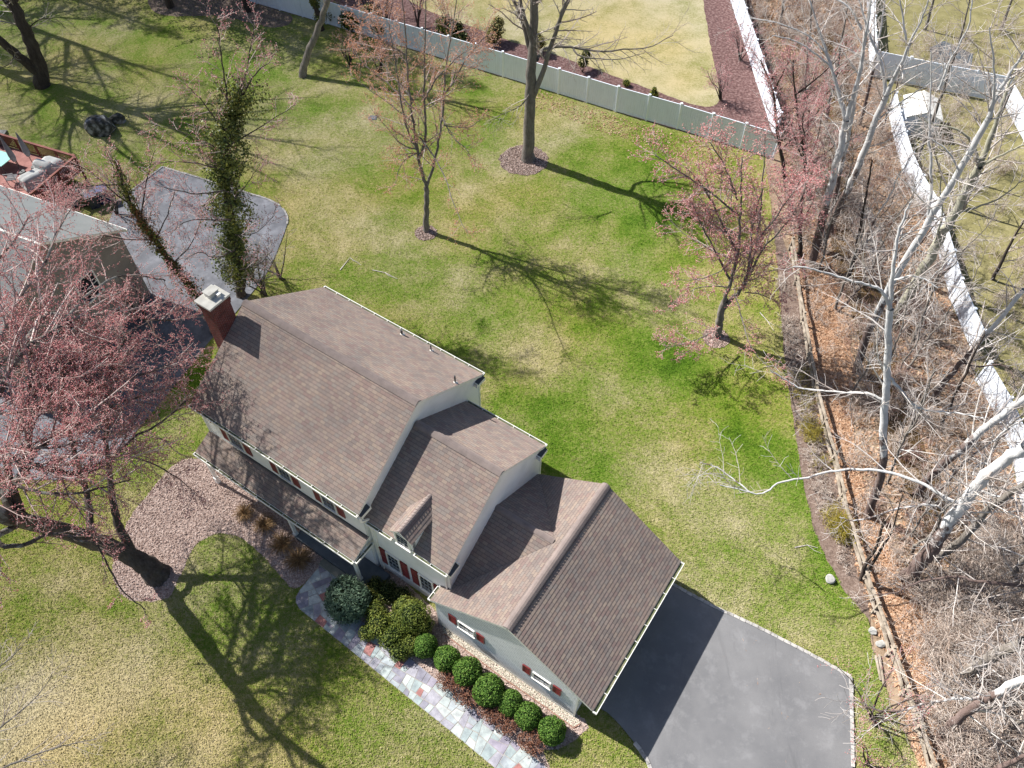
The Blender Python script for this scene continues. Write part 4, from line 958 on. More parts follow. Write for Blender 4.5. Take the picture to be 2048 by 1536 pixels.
# closed umbrellas
def umbrella(bu, bv, lean, label):
    b = G(bu, bv, DZ); t = empty('umbrella', (b[0], b[1], DZ), label=label, cat='umbrella', group='closed patio umbrellas on the deck')
    mb = MB(); mb.tube([(0, 0, 0), (lean[0], lean[1], 2.75)], .025, 8); mb.build('pole', 'darkmetal', t)
    mb = MB(); pts = []; rad = []
    for k in range(9): f = k/8; z = .95+1.75*f; pts.append((lean[0]*z/2.75, lean[1]*z/2.75, z)); rad.append([.13, .19, .2, .18, .16, .13, .1, .07, .03][k])
    mb.tube(pts, rad, 9); mb.build('canopy', 'umbrella', t)
    mb = MB(); mb.tube([(0, 0, 0), (0, 0, .09)], [.26, .22], 14); mb.build('base', 'darkmetal', t)
umbrella(70, 335, (.05, .02), 'closed grey patio umbrella nearer the far deck rail, standing over bare decking')
umbrella(44, 345, (-.05, -.02), 'closed grey patio umbrella beside the teal table top')
# covered furniture
def cover_blob(name, u, v, z, sx, sy, sz, mat, label, cat, rot=0, back=None, group=None):
    c = G(u, v, z); bm = bmesh.new(); bmesh.ops.create_cube(bm, size=1); bmesh.ops.subdivide_edges(bm, edges=bm.edges, cuts=5, use_grid_fill=True); rng = random.Random(int(u))
    for vt in bm.verts:
        x, y, zz = vt.co; k = 1.0+(.12 if zz < -.3 else 0)
        if zz > .3 and abs(x) > .35: zz -= .12
        if zz > .3 and abs(y) > .35: zz -= .12
        if back and y > .1 and zz > 0: zz += back
        vt.co = (x*sx*k+rng.uniform(-.02, .02), y*sy*k+rng.uniform(-.02, .02), (zz+.5)*sz+rng.uniform(-.015, .015))
    me = bpy.data.meshes.new(name); bm.to_mesh(me); bm.free(); me.materials.append(MAT[mat]); me.polygons.foreach_set('use_smooth', [True]*len(me.polygons))
    o = link(name, me, None, label=label, cat=cat, group=group); o.location = (c[0], c[1], z); o.rotation_euler = (0, 0, rot); return o
cover_blob('covered_chair', 106, 343, DZ, 1.35, 1.3, .8, 'canvas', 'bulky outdoor chair under a pale grey cover in the deck corner', 'covered chair', math.atan2(ex[1], ex[0]), .35, 'covered outdoor chairs')
cover_blob('covered_chair', 72, 366, DZ, 1.5, 1.1, .7, 'canvas', 'low wide outdoor seat under a pale cover beside the wooden end rail', 'covered chair', math.atan2(ex[1], ex[0])+1.2, .2, 'covered outdoor chairs')
# chair with an open frame back
c = G(30, 366, DZ); t = empty('patio_chair', (c[0], c[1], DZ), math.atan2(ex[1], ex[0])+.6, label='grey metal patio chair in front of the covered seat on the deck', cat='chair')
for (x, y) in ((-.28, -.28), (.28, -.28), (-.28, .28), (.28, .28)): mb = MB(); mb.beam((x, y, 0), (x, y, .95 if y > 0 else .44), .04, .04); mb.build('leg', 'canvas', t)
mb = MB(); mb.box(-.3, .3, -.3, .3, .42, .46); mb.build('seat', 'umbrella', t); mb = MB()
for z in (.6, .9): mb.beam((-.28, .28, z), (.28, .28, z), .04, .05)
mb.build('backrest', 'canvas', t)
c = G(-6, 315, DZ+.72); t = empty('patio_table', (c[0], c[1], DZ), math.atan2(ex[1], ex[0]), label='rectangular patio table with pale teal top at the left edge', cat='table')
mb = MB(); mb.box(-.95, .95, -.65, .65, .70, .74); mb.build('tabletop', 'teal', t)
for (x, y) in ((-.85, -.55), (.85, -.55), (-.85, .55), (.85, .55)): mb = MB(); mb.beam((x, y, 0), (x, y, .70), .05, .05); mb.build('leg', 'darkmetal', t)
c = G(2, 277, DZ+.4); mb = MB(); mb.box(-.5, .5, -.35, .35, .55, .85); mb.box(-.45, .45, -.3, .3, 0, .55); o = mb.build('grill', 'darkmetal', None, label='dark covered grill at the left edge by the far deck rail', cat='grill'); o.location = (c[0], c[1], DZ)
# bins and tarps beside the drive
def bin_(u, v, mat, label, lx, rz):
    c = G(u, v); t = empty('wheelie_bin', (c[0], c[1], 0), rz, label=label, cat='bin', group='bins beside the neighbouring house')
    mb = MB(); mb.prism([(-.26*lx, -.3, 0), (.26*lx, -.3, 0), (.26*lx, .26, 0), (-.26*lx, .26, 0)], (0, 0, .02)); mb.face([(-.3*lx, -.34, 1.0), (.3*lx, -.34, 1.0), (.3*lx, .34, 1.0), (-.3*lx, .34, 1.0)])
    for (a, b_) in (((-.26, -.3), (.26, -.3)), ((.26, -.3), (.26, .26)), ((.26, .26), (-.26, .26)), ((-.26, .26), (-.26, -.3))):
        f = lambda p, z: (p[0]*lx*(1.13 if z else 1), p[1]*(1.13 if z else 1), z)
        mb.face([f(a, 0), f(b_, 0), f(b_, 1.), f(a, 1.)])
    mb.build('body', mat, t); mb = MB(); mb.prism([(-.33*lx, -.38, 1.0), (.33*lx, -.38, 1.0), (.33*lx, .36, 1.02), (-.33*lx, .36, 1.02)], (0, 0, .05)); mb.build('lid', mat, t)
    for x in (-.27*lx, .27*lx): mb = MB(); mb.tube([(x-.03, .3, .1), (x+.03, .3, .1)], .1, 10); mb.build('wheel', 'darkmetal', t)
bin_(212, 402, 'bluebin', 'dark blue wheelie bin nearest the grey driveway', 1.25, .5)
bin_(192, 412, 'tarp', 'slate grey wheelie bin next to the dark blue one', 1.1, .45)
bin_(172, 408, 'darkmetal', 'black wheelie bin closest to the deck stairs', 1.1, .4)
cover_blob('tarp_pile', 150, 402, 0, 1.8, 1.3, .55, 'tarp', 'crumpled dark blue tarpaulin heap beneath the deck end rail', 'tarpaulin', .5)
# boulders
def rock(name, u, v, s, mat, label, seed, sub=3, cat='rock', amp=.22):
    c = G(u, v); bm = bmesh.new(); bmesh.ops.create_icosphere(bm, subdivisions=sub, radius=1); rng = random.Random(seed); ks = [(vnorm((rng.gauss(0, 1), rng.gauss(0, 1), rng.gauss(0, 1))), rng.uniform(.62, 1.0)) for _ in range(11)]
    for vt in bm.verts:
        p = vt.co.copy()
        for nrm_, d in ks:
            e = p.dot(V3(nrm_))-d
            if e > 0: p -= V3(nrm_)*e*.9
        p *= 1+rng.uniform(-.025, .025); vt.co = (p.x*s[0], p.y*s[1], max(-.05, (p.z+.45)*s[2]))
    me = bpy.data.meshes.new(name); bm.to_mesh(me); bm.free(); me.materials.append(MAT[mat]); o = link(name, me, None, label=label, cat=cat); o.location = (c[0], c[1], 0); return o
rock('boulder', 206, 262, (1.15, .95, .85), 'darkrock', 'large mossy dark boulder on the shaded lawn, the bigger of two', 3, cat='boulder')
rock('boulder', 236, 244, (.62, .5, .5), 'darkrock', 'smaller mossy boulder tucked behind the large one', 4, cat='boulder')
rock('rock', 1660, 1160, (.26, .24, .22), 'rock', 'single pale rock on the mulch at the lawn edge', 5)
rock('rock', 1746, 1263, (.22, .2, .12), 'rock', 'flat stone at the lawn corner nearest the far bend of the rail fence', 6); rock('rock', 1761, 1288, (.25, .18, .12), 'rock', 'flat stone at the lawn corner close to the loose rails', 7)
# white shed beyond the fence
c0 = G(1800, 268); sa = math.radians(-12)
sh = empty('shed', (c0[0], c0[1], 0), sa, label='small white shed with pale roof beyond the curving white fence', cat='shed')
W, D_, Hh = 2.3, 2.6, 1.45
mb = MB(); mb.prism([(0, 0, 0), (W, 0, 0), (W, 0, Hh), (W/2, 0, Hh+.5), (0, 0, Hh)], (0, D_, 0)); mb.build('wall', 'vinyl', sh)
mb = MB(); mb.prism([(-.12, -.1, Hh-.05), (W/2, -.1, Hh+.52), (W/2, -.1, Hh+.6), (-.12, -.1, Hh+.04)], (0, D_+.2, 0)); mb.prism([(W+.12, -.1, Hh-.05), (W/2+.002, -.1, Hh+.52), (W/2+.002, -.1, Hh+.6), (W+.12, -.1, Hh+.04)], (0, D_+.2, 0)); mb.build('roof', 'shedwhite', sh)
mb = MB(); mb.box(.8, 1.8, -.04, -.002, .05, 1.6); mb.build('door', 'trim', sh)
sheet('stone_patio', gpx([(1858, 96), (1888, 82), (1946, 108), (1942, 140), (1866, 132)]), .02, 'bluestone')

# riprap of rounded stones along the stream and pebbles by the garage
rngn = np.random.default_rng(11)
rr = gpx([(1945, 1050), (1990, 1035), (2015, 1100), (2045, 1150), (2070, 1260), (2040, 1290), (1998, 1235), (1972, 1160)]); pts = sample(rr, 1500, rngn)
rr2 = gpx([(1702, 395), (1730, 400), (1760, 470), (1775, 520), (1755, 540), (1725, 480)]); pts = np.concatenate([pts, sample(rr2, 500, rngn)])
V, Fc = octas(np.c_[pts, np.full(len(pts), .05)], .26, rngn, .6); trimesh('riprap_stones', V, Fc, 'stones', kind='stuff', label='grey riprap stones packed along the stream bank', cat='stones')
pts = sample(grav, 3800, rngn); V, Fc = octas(np.c_[pts, np.full(len(pts), .03)], .085, rngn, .7); trimesh('pebbles', V, Fc, 'pebbles', kind='stuff', label='pale pebbles in the strip along the garage wall', cat='pebbles')

# ============================================================ SHRUBS
def ball_leaves(n, r, rng, sq=1., size=.05, aspect=.7, lump=.0, cut=-.75):
    d = rng.normal(size=(n, 3)); d /= np.linalg.norm(d, axis=1)[:, None]; d = d[d[:, 2] > cut]
    k = 1+lump*np.sin(d[:, 0]*5+1)*np.cos(d[:, 1]*6+2)+lump*.6*np.sin(d[:, 2]*9+d[:, 0]*7); rad = r*k*(1-np.abs(rng.normal(0, .045, len(d))))
    C = d*rad[:, None]; C[:, 2] *= sq; return C, d
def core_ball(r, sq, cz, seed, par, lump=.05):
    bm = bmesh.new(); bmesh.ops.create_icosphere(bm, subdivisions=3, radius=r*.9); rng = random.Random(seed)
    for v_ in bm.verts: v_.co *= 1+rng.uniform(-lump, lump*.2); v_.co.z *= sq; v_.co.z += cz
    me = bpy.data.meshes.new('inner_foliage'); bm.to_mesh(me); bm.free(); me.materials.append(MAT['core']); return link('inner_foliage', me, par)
def stems(par, n, h, spread, mat, rng, r=.012, name='stems'):
    pl = []
    for _ in range(n):
        a = rng.uniform(0, 6.28); s = rng.uniform(.3, 1)*spread; pl.append(([(0, 0, 0), (math.cos(a)*s*.5, math.sin(a)*s*.5, h*.5), (math.cos(a)*s, math.sin(a)*s, h)], [r*1.6, r, r*.5]))
    V, Fc = tubes(pl, 4); trimesh(name, V, Fc, mat, par)
def boxwood(seed):
    t = empty('boxwood', (0, 0, 0)); nr = np.random.default_rng(seed)
    C, d = ball_leaves(4600, .60, nr, nr.uniform(.94, 1.06), lump=nr.uniform(.02, .05)); C += d*(.06*np.maximum(0, np.sin(d[:, :1]*nr.uniform(2, 5)+nr.uniform(0, 6))*np.cos(d[:, 1:2]*4+nr.uniform(0, 6)))); C[:, 2] += .56
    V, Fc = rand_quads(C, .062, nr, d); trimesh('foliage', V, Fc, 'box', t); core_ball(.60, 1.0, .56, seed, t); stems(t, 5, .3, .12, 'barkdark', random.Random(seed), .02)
    return t
BX = [(853, 1300, .88, 'clipped boxwood ball squeezed against the yellow green shrubs'), (895, 1326, .96, 'clipped boxwood ball, next after the one touching the yellow green shrubs'), (936, 1354, 1.05, 'clipped boxwood ball standing below the left pair of garage shutters'), (978, 1390, 1.16, 'largest clipped boxwood ball, middle of the row of seven'),
      (1020, 1412, .93, 'clipped boxwood ball just past the largest one towards the driveway'), (1057, 1440, .95, 'clipped boxwood ball next to last in the row towards the driveway'), (1102, 1469, .97, 'clipped boxwood ball at the driveway end of the row with a full shadow')]
for i, (u, v, s, lb) in enumerate(BX):
    o = boxwood(21+i); c = G(u, v); o.location = (c[0], c[1], 0); o.scale = (s, s, s*random.Random(i).uniform(.94, 1.08)); o.rotation_euler = (0, 0, i*1.3); tag(o, lb, 'shrub', 'clipped boxwood balls in front of the garage')
# blue green mugo pine like bush by the path corner
def lumpy_shrub(name, label, mat, lobes, size, seed, n=2600, coremat=True, group=None, cat='shrub', asp=.5, base=None):
    rg = np.random.default_rng(seed); b = base or lobes[0]; t = empty(name, (b[0], b[1], 0), label=label, cat=cat, group=group); VV, FF, off_ = [], [], 0
    for (x, y, z, r) in lobes:
        C, d = ball_leaves(int(n*r*r/.5), r, rg, .9, lump=.09, cut=-.6); C = C*(1+rg.normal(0, .07, (len(C), 1))); C += np.array([x-b[0], y-b[1], z]); C = C[C[:, 2] > .03]
        V, Fc = rand_quads(C, size, rg, d[:len(C)] if len(C) == len(d) else None, asp); VV.append(V); FF.append(Fc+off_); off_ += len(V)
    trimesh('foliage', np.concatenate(VV), np.concatenate(FF), mat, t)
    for i, (x, y, z, r) in enumerate(lobes):
        pass
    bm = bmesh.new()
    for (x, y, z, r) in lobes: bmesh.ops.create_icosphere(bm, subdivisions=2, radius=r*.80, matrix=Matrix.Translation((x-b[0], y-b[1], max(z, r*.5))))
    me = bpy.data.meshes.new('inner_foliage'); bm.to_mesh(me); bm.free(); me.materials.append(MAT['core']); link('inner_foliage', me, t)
    rs = random.Random(seed); stems(t, 6, .4, .3, 'barkdark', rs, .02); return t
c = G(700, 1212); lb = [(c[0], c[1], .75, .95)]; rs = random.Random(4)
for k in range(9): a = k*.7; lb.append((c[0]+math.cos(a)*.55, c[1]+math.sin(a)*.5, .6+rs.uniform(-.1, .45), rs.uniform(.42, .58)))
lumpy_shrub('pine_bush', 'round blue green needled bush at the bend of the flagstone path', 'pine', lb, .12, 31, 2600, asp=.35)
def lob(pts): return [(*G(u, v, z)[:2], z, r) for (u, v, z, r) in pts]
lumpy_shrub('shrub', 'tall bright yellow green shrub against the garage corner', 'yew', lob([(828, 1232, .9, .72), (808, 1215, .7, .5), (845, 1250, .6, .5), (815, 1250, .6, .55)]), .075, 32, 3000)
lumpy_shrub('shrub', 'sprawling olive yellow shrub between the path and the rounder yellow green one', 'yew', lob([(760, 1250, .55, .6), (785, 1275, .5, .6), (750, 1225, .6, .5), (800, 1300, .35, .5), (735, 1265, .3, .4), (820, 1290, .4, .5), (795, 1240, .5, .5)]), .075, 33, 2600)
lumpy_shrub('shrub', 'low dark green shrub in the shade under the middle windows', 'ivy', lob([(775, 1185, .35, .55), (805, 1195, .4, .5), (750, 1172, .3, .45), (740, 1195, .3, .4)]), .08, 34, 2200)
# dead hydrangeas and ornamental grasses
def spray(name, mat, n, h, spread, seed, heads=None, r=.006, droop=.0, thick=3):
    rs = random.Random(seed); t = empty(name); pl = []; tips = []
    for _ in range(n):
        a = rs.uniform(0, 6.283); s = spread*rs.random()**.6; hh = h*rs.uniform(.65, 1.1); b = (rs.gauss(0, .05), rs.gauss(0, .05), 0)
        m_ = (b[0]+math.cos(a)*s*.45, b[1]+math.sin(a)*s*.45, hh*.65); e = (b[0]+math.cos(a)*s, b[1]+math.sin(a)*s, hh*(1-droop*s)); pl.append(([b, m_, e], [r*1.4, r, r*.5])); tips.append(e)
    V, Fc = tubes(pl, thick); trimesh('stems' if heads else 'blades', V, Fc, mat, t)
    if heads:
        rg = np.random.default_rng(seed); C = np.repeat(np.array(tips), heads[1], 0)+rg.normal(0, .05, (len(tips)*heads[1], 3)); V, Fc = rand_quads(C, heads[2], rg); trimesh('flower_heads', V, Fc, heads[0], t)
    return t
hy = spray('hydrangea', 'brushdark', 130, .62, .5, 41, ('deadflower', 9, .06), .007)
HY = [(897, 1366, .95, 'dried brown hydrangea nearest the yellow green shrubs'), (935, 1397, 1.1, 'widest dried brown hydrangea with the brightest rust flower heads'), (980, 1428, .95, 'dried brown hydrangea in front of the largest boxwood ball'), (1014, 1452, .92, 'dried brown hydrangea in front of the boxwood next past the largest'), (1062, 1492, 1.0, 'dried brown hydrangea at the driveway end of the flower bed')]
for i, (u, v, s, lb_) in enumerate(HY):
    o = hy if i == 0 else copy_tree(hy); c = G(u, v); o.location = (c[0], c[1], 0); o.scale = (s, s, s); o.rotation_euler = (0, 0, i*2.1); tag(o, lb_, 'shrub', 'dried hydrangeas beside the path')
og = spray('ornamental_grass', 'drygrass', 380, .55, .72, 43, None, .009, .55)
for i, (u, v, s, lb_) in enumerate([(491, 1030, .85, 'dry tan grass clump closest to the pale mulch and lawn tongue'), (531, 1053, .9, 'dry tan grass clump, second along the porch from the left'), (566, 1092, 1.0, 'dry tan grass clump, third along the porch from the left'), (600, 1124, 1.1, 'largest dry tan grass clump beside the grey porch step')]):
    o = og if i == 0 else copy_tree(og); c = G(u, v); o.location = (c[0], c[1], 0); o.scale = (s, s, s); o.rotation_euler = (0, 0, i*1.7); tag(o, lb_, 'ornamental grass', 'dry grass clumps along the porch')
# shrubs behind the far fence
lumpy_shrub('shrub', 'bronze green laurel between the far fence and the big grey tree', 'laurel', lob([(990, 62, 1.0, .75), (985, 75, .7, .6), (996, 45, 1.4, .5)]), .16, 51, 700)
lumpy_shrub('shrub', 'bronze laurel half hidden behind the grey tree trunk', 'laurel', lob([(1078, 85, .9, .6), (1074, 75, 1.1, .5)]), .16, 52, 600)
lumpy_shrub('shrub', 'thin bronze laurel beneath the long bare limb beyond the fence', 'laurel', lob([(1166, 125, .8, .5), (1172, 110, 1.1, .45)]), .15, 53, 350)
lumpy_shrub('shrub', 'tiny gold mound shrub in the red mulch beyond the fence', 'gold', lob([(1253, 166, .25, .33)]), .07, 54, 1500)
lumpy_shrub('shrub', 'small gold green conifer in the red mulch beyond the fence', 'gold', lob([(1308, 190, .3, .4), (1308, 186, .7, .32), (1309, 178, 1.05, .2)]), .08, 55, 1500)
lumpy_shrub('shrub', 'dark evergreen shrub behind the far fence near the twin trees', 'ivy', lob([(700, 42, 1.0, .9), (760, 52, 1., .8), (740, 30, 1.4, .9), (670, 25, .8, .8)]), .18, 56, 500)
lumpy_shrub('shrub', 'dark evergreen shrub beyond the fence under the red budding shrubs', 'ivy', lob([(910, 62, 1.0, .9), (890, 50, 1.2, .8), (925, 78, .7, .6)]), .18, 57, 500)

# ============================================================ TREES
def ZP(pts): return [tuple(G(u, v, z)) for (u, v, z) in pts]
def ZQ(pts):
    out = []
    for (u, v, z) in pts:
        if z > 8.8: z = 8.8+(z-8.8)*.5
        out.append(tuple(G(u, v, z-max(0, u-160)/200*3.2)))
    return out
def rads(n, a, b): return [a+(b-a)*(i/(n-1))**.8 for i in range(n)]
def limb(pts, r0, r1, t0=.2, n=10, cl=3.): return (pts, rads(len(pts), r0, r1), t0, n, cl)
# --- big red maple leaning over the front lawn
T1 = [(-16.45, 15.15, -.1), (-16.75, 15.25, .45), (-17.41, 15.52, 1.3), (-18.01, 15.33, 3.05), (-18.34, 14.62, 5.65), (-18.48, 14.03, 7.45), (-18.4, 13.5, 8.85), (-18.6, 13.2, 10.5)]
L1 = [
 (T1, [.64, .50, .41, .37, .34, .31, .28, .22], .75, 5, 3.5),
 limb([(-17.3, 15.5, 1.2), (-17.55, 16.1, 2.3), (-17.66, 16.4, 2.95), (-17.56, 17.15, 4.35), (-17.3, 17.7, 5.8), (-17.0, 18.6, 7.6), (-16.4, 19.8, 9.4), (-15.5, 20.6, 10.8)], .24, .05, .45, 16, 3.4),
 limb([(-18.1, 15.2, 3.4), (-18.35, 15.9, 3.7), (-18.51, 17.11, 4.6), (-18.7, 18.0, 6.2), (-18.6, 19.2, 8.5), (-18.2, 20.5, 10.2)], .20, .05, .4, 14, 3.2),
 limb([(-18.5, 14.0, 7.2)]+ZQ([(10, 985, 9.0), (40, 955, 9.6), (61, 925, 10.0), (55, 860, 10.8), (44, 804, 11.4), (61, 767, 12.0), (81, 747, 12.3), (113, 735, 12.5), (153, 723, 12.7), (182, 703, 13.0), (260, 660, 13.2)]), .19, .035, .3, 38, 3.1),
 limb([(-18.45, 13.9, 7.8)]+ZQ([(0, 905, 11.2), (52, 929, 10.6), (100, 940, 10.2), (157, 949, 9.9), (186, 941, 10.0), (218, 925, 10.3), (234, 909, 10.7), (270, 870, 11.2), (320, 850, 11.4), (375, 800, 11.8)]), .15, .03, .2, 34, 2.9),
 limb(ZQ([(44, 950, 9.8), (60, 870, 10.6), (65, 808, 11.2), (105, 780, 11.6), (137, 763, 11.9), (178, 763, 12.1), (250, 760, 12.1), (330, 735, 12.2), (375, 700, 12.4)]), .12, .028, .15, 36, 2.8),
 limb([(-18.5, 13.7, 8.3)]+ZQ([(-40, 860, 11.5), (6, 772, 12.6), (36, 711, 13.3), (61, 687, 13.6), (89, 675, 13.8), (133, 640, 14.0), (170, 590, 14.2), (240, 545, 14.2), (330, 560, 13.8)]), .16, .03, .25, 38, 3.0),
 limb(ZQ([(-40, 860, 11.5), (-30, 760, 12.8), (10, 650, 13.8), (40, 590, 14.3), (90, 530, 14.6), (110, 470, 14.8), (140, 420, 15.)]), .13, .03, .25, 30, 3.1),
 limb(ZQ([(-60, 800, 12.2), (-50, 640, 13.6), (-20, 540, 14.4), (30, 480, 14.8), (60, 430, 15.0)]), .14, .03, .2, 20, 3.1),
 limb(ZQ([(52, 929, 10.6), (90, 880, 11.0), (150, 850, 11.2), (220, 810, 11.3), (290, 790, 11.2), (350, 770, 11.0)]), .12, .03, .2, 26, 2.8),
 limb(ZQ([(36, 711, 13.3), (90, 620, 13.8), (150, 640, 13.6), (230, 620, 13.4), (300, 640, 13.0), (350, 640, 12.8)]), .11, .03, .2, 24, 2.8),
 limb([(-18.5, 13.7, 8.0)]+ZQ([(-20, 1080, 9.5), (30, 1100, 9.2), (110, 1060, 8.6), (150, 1080, 8.2), (190, 1085, 8.0)]), .13, .03, .3, 8, 1.8),
 limb([(-18.3, 14.7, 5.6)]+ZQ([(150, 1085, 6.2), (190, 1082, 6.2), (205, 1110, 6.0), (240, 1180, 5.4), (290, 1220, 4.8)]), .07, .02, .3, 6, 1.4),
 limb(ZQ([(-60, 960, 10.5), (-10, 900, 11), (40, 890, 11.2), (110, 900, 11), (160, 880, 11)]), .1, .025, .1, 26, 2.6),
 limb(ZQ([(-60, 1000, 10), (0, 960, 10.5), (60, 980, 10.2), (120, 990, 10), (190, 980, 9.8), (260, 960, 9.8)]), .1, .025, .1, 26, 2.3),
 limb(ZQ([(-80, 900, 11.5), (-60, 820, 12), (0, 830, 12), (60, 820, 11.8), (130, 830, 11.6)]), .1, .025, .1, 28, 2.7),
 limb(ZQ([(-120, 860, 12), (-90, 740, 13), (-60, 680, 13.4), (-50, 600, 13.8)]), .12, .03, .1, 24, 3.0),
 limb(ZQ([(-60, 800, 12), (0, 720, 12.6), (80, 700, 12.6), (160, 700, 12.4), (220, 720, 12.)]), .1, .025, .1, 28, 2.6),
 limb(ZQ([(234, 909, 9.7), (290, 920, 9.6), (350, 950, 9.3), (390, 985, 9.)]), .05, .012, .1, 14, 1.4),
 limb([(-18.6, 13.2, 10.4), (-17.6, 12.5, 12.2), (-16.8, 12.0, 13.8), (-16.2, 11.5, 15.5)], .18, .04, .2, 12, 2.8),
 limb([(-18.6, 13.2, 10.2), (-19.6, 13.6, 12.2), (-20.5, 13.0, 14.5)], .18, .04, .2, 12, 3.0),
]
make_tree('maple_tree', 'huge leaning red maple with pink blossom spreading over the driveway and front lawn', 'tree', L1, 'barkmaple', 'twigmaple', 101,
          par=dict(n=[4.6, 2.1, 1.1, .8], maxl=[.62, 1.5, 2.6, 4.5], up=[.03, .03, .03], wig=.14, rmin=.0065), lev=2, blossom=('pink', 4, .050))
# --- young maple with orange red buds
b = (852, 462); bx = G(*b)
T2 = pxl(b, [(852, 462), (853, 420), (853, 375)])
j = T2[-1]
L2 = [(T2, [.22, .17, .16], .9, 0, 1)]
for pts, r in (([(853, 375), (840, 330), (833, 290), (826, 240), (818, 180), (812, 110), (808, 40), (800, -40)], .11), ([(853, 375), (868, 330), (876, 290), (884, 245), (888, 190), (892, 130), (905, 60), (915, -20)], .10),
               ([(836, 320), (850, 290), (852, 250), (848, 200), (850, 140), (850, 80), (852, 10), (855, -60)], .10), ([(834, 300), (810, 250), (800, 180), (790, 110), (778, 40)], .07),
               ([(888, 190), (910, 160), (930, 120), (950, 95), (975, 70)], .05), ([(848, 200), (870, 160), (905, 125), (950, 90)], .05), ([(812, 110), (780, 90), (755, 70), (740, 30)], .05)):
    P = pxl(b, pts); K = len(P)
    # spread the leaders in depth as well
    dy = (int(pts[1][0]*7+pts[1][1]*13) % 100)/100.-.5
    P = [(p[0], p[1]+dy*1.2*i/K, p[2]) for i, p in enumerate(P)]; L2.append(limb(P, r, .02, .08, 20, 2.0))
for pts, r in (([(835, 305), (805, 320), (795, 350), (790, 372)], .04), ([(840, 275), (880, 330), (895, 370), (920, 440), (935, 465)], .05), ([(888, 250), (910, 255), (940, 255), (960, 240)], .04), ([(835, 300), (800, 290), (770, 250), (740, 215)], .045), ([(832, 250), (790, 215), (740, 180), (700, 150)], .045), ([(830, 220), (780, 170), (730, 130), (700, 100)], .05), ([(885, 235), (900, 270), (935, 300), (945, 330)], .035), ([(826, 200), (775, 140), (720, 80)], .045)):
    z0 = lift(*pts[0], bx[0], bx[1])[2]; P = [tuple(G(u, v, z0+(1.4 if v < pts[0][1] else -.25)*i*.45)) for i, (u, v) in enumerate(pts)]; L2.append(limb(P, r, .012, .12, 13, 1.5))
make_tree('maple_tree', 'young multi stemmed maple with orange red buds in a small mulch ring', 'tree', L2, 'bark', 'twigmaple', 102,
          par=dict(n=[5.5, 2.8, 1.3], maxl=[.5, 1.3, 2.2], up=[.05, .06, .06], rmin=.0045), lev=2, blossom=('orange', 2, .055))
# --- tall grey tree in the middle of the lawn
b = (1056, 318); bx = G(*b)
T3 = pxl(b, [(1056, 320), (1057, 306), (1058, 230), (1062, 190), (1064, 120), (1068, 60), (1068, 0), (1066, -60), (1066, -130), (1066, -200)])
L3 = [(T3, [.55, .42, .38, .36, .32, .28, .24, .19, .13, .06], .5, 22, 3.6)]
for pts, r, dy in (([(1066, 195), (1090, 130), (1108, 70), (1125, 20), (1140, -20), (1165, -80), (1185, -150)], .19, -.8), ([(1063, 115), (1045, 60), (1030, 40), (1010, 0), (985, -60), (960, -120)], .14, .9), ([(1065, 90), (1045, 20), (1035, -30), (1030, -100)], .13, -1.2), ([(1110, 60), (1145, 0), (1170, -50), (1210, -110)], .11, .8), ([(1066, 20), (1050, -60), (1020, -140), (1000, -190)], .10, 1.), ([(1067, 0), (1090, -70), (1120, -150)], .10, -1.)):
    P = pxl(b, pts); K = len(P); L3.append(limb([(p[0], p[1]+dy*i*.5, p[2]+.25*i) for i, p in enumerate(P)], r, .03, .2, 22, 3.2))
z0 = lift(1073, 118, bx[0], bx[1])[2]
L3.append(limb(ZP([(1073, 120, z0), (1085, 98, z0+.1), (1110, 92, z0+.1), (1145, 94, z0+.1), (1175, 100, z0), (1210, 104, z0+.1), (1250, 98, z0+.3), (1300, 97, z0+.4), (1345, 70, z0+1.0)]), .13, .02, .25, 24, 2.6))
L3.append(limb(ZP([(1145, 94, z0+.1), (1155, 112, z0-.2), (1195, 118, z0-.2), (1240, 120, z0), (1290, 105, z0+.1)]), .07, .015, .2, 10, 1.6))
L3.append(limb(ZP([(1058, 190, z0-1.), (1040, 215, z0-1.4), (1010, 225, z0-1.6), (985, 240, z0-1.9)]), .05, .012, .1, 10, 1.6))
make_tree('shade_tree', 'tall grey barked bare tree in the larger mulch ring on the back lawn', 'tree', L3, 'bark', 'twig', 103, par=dict(n=[4, 2.6, 1.2, .9], maxl=[.55, 1.2, 2.2, 3.5], up=[.02, .03, .04]), lev=2)
# --- rose budded tree by the rail fence
b = (1435, 672); bx = G(*b)
L4 = [limb(pxl(b, [(1434, 674), (1437, 655), (1442, 625), (1450, 600)]), .27, .17, .9, 0, 1)]
for pts, r, dy in (([(1444, 620), (1465, 600), (1490, 580), (1502, 545), (1515, 520), (1522, 480), (1530, 430), (1535, 370), (1540, 300)], .14, .5), ([(1448, 605), (1460, 560), (1472, 520), (1476, 470), (1477, 400), (1476, 330), (1478, 290)], .12, -.5), ([(1502, 545), (1525, 505), (1560, 480), (1600, 440), (1630, 380)], .07, .8), ([(1490, 570), (1500, 500), (1500, 430), (1520, 350)], .08, -1.),
                   ([(1460, 560), (1430, 500), (1400, 440), (1380, 390)], .07, -.3), ([(1472, 500), (1440, 440), (1410, 380), (1370, 340)], .07, .4), ([(1476, 430), (1430, 390), (1370, 350), (1310, 310)], .06, 0.), ([(1476, 400), (1450, 330), (1420, 290)], .05, .4), ([(1515, 480), (1560, 420), (1600, 350)], .06, -.4)):
    P = pxl(b, pts); L4.append(limb([(p[0], p[1]+dy*i*.3, p[2]) for i, p in enumerate(P)], r, .02, .1, 20, 1.9))
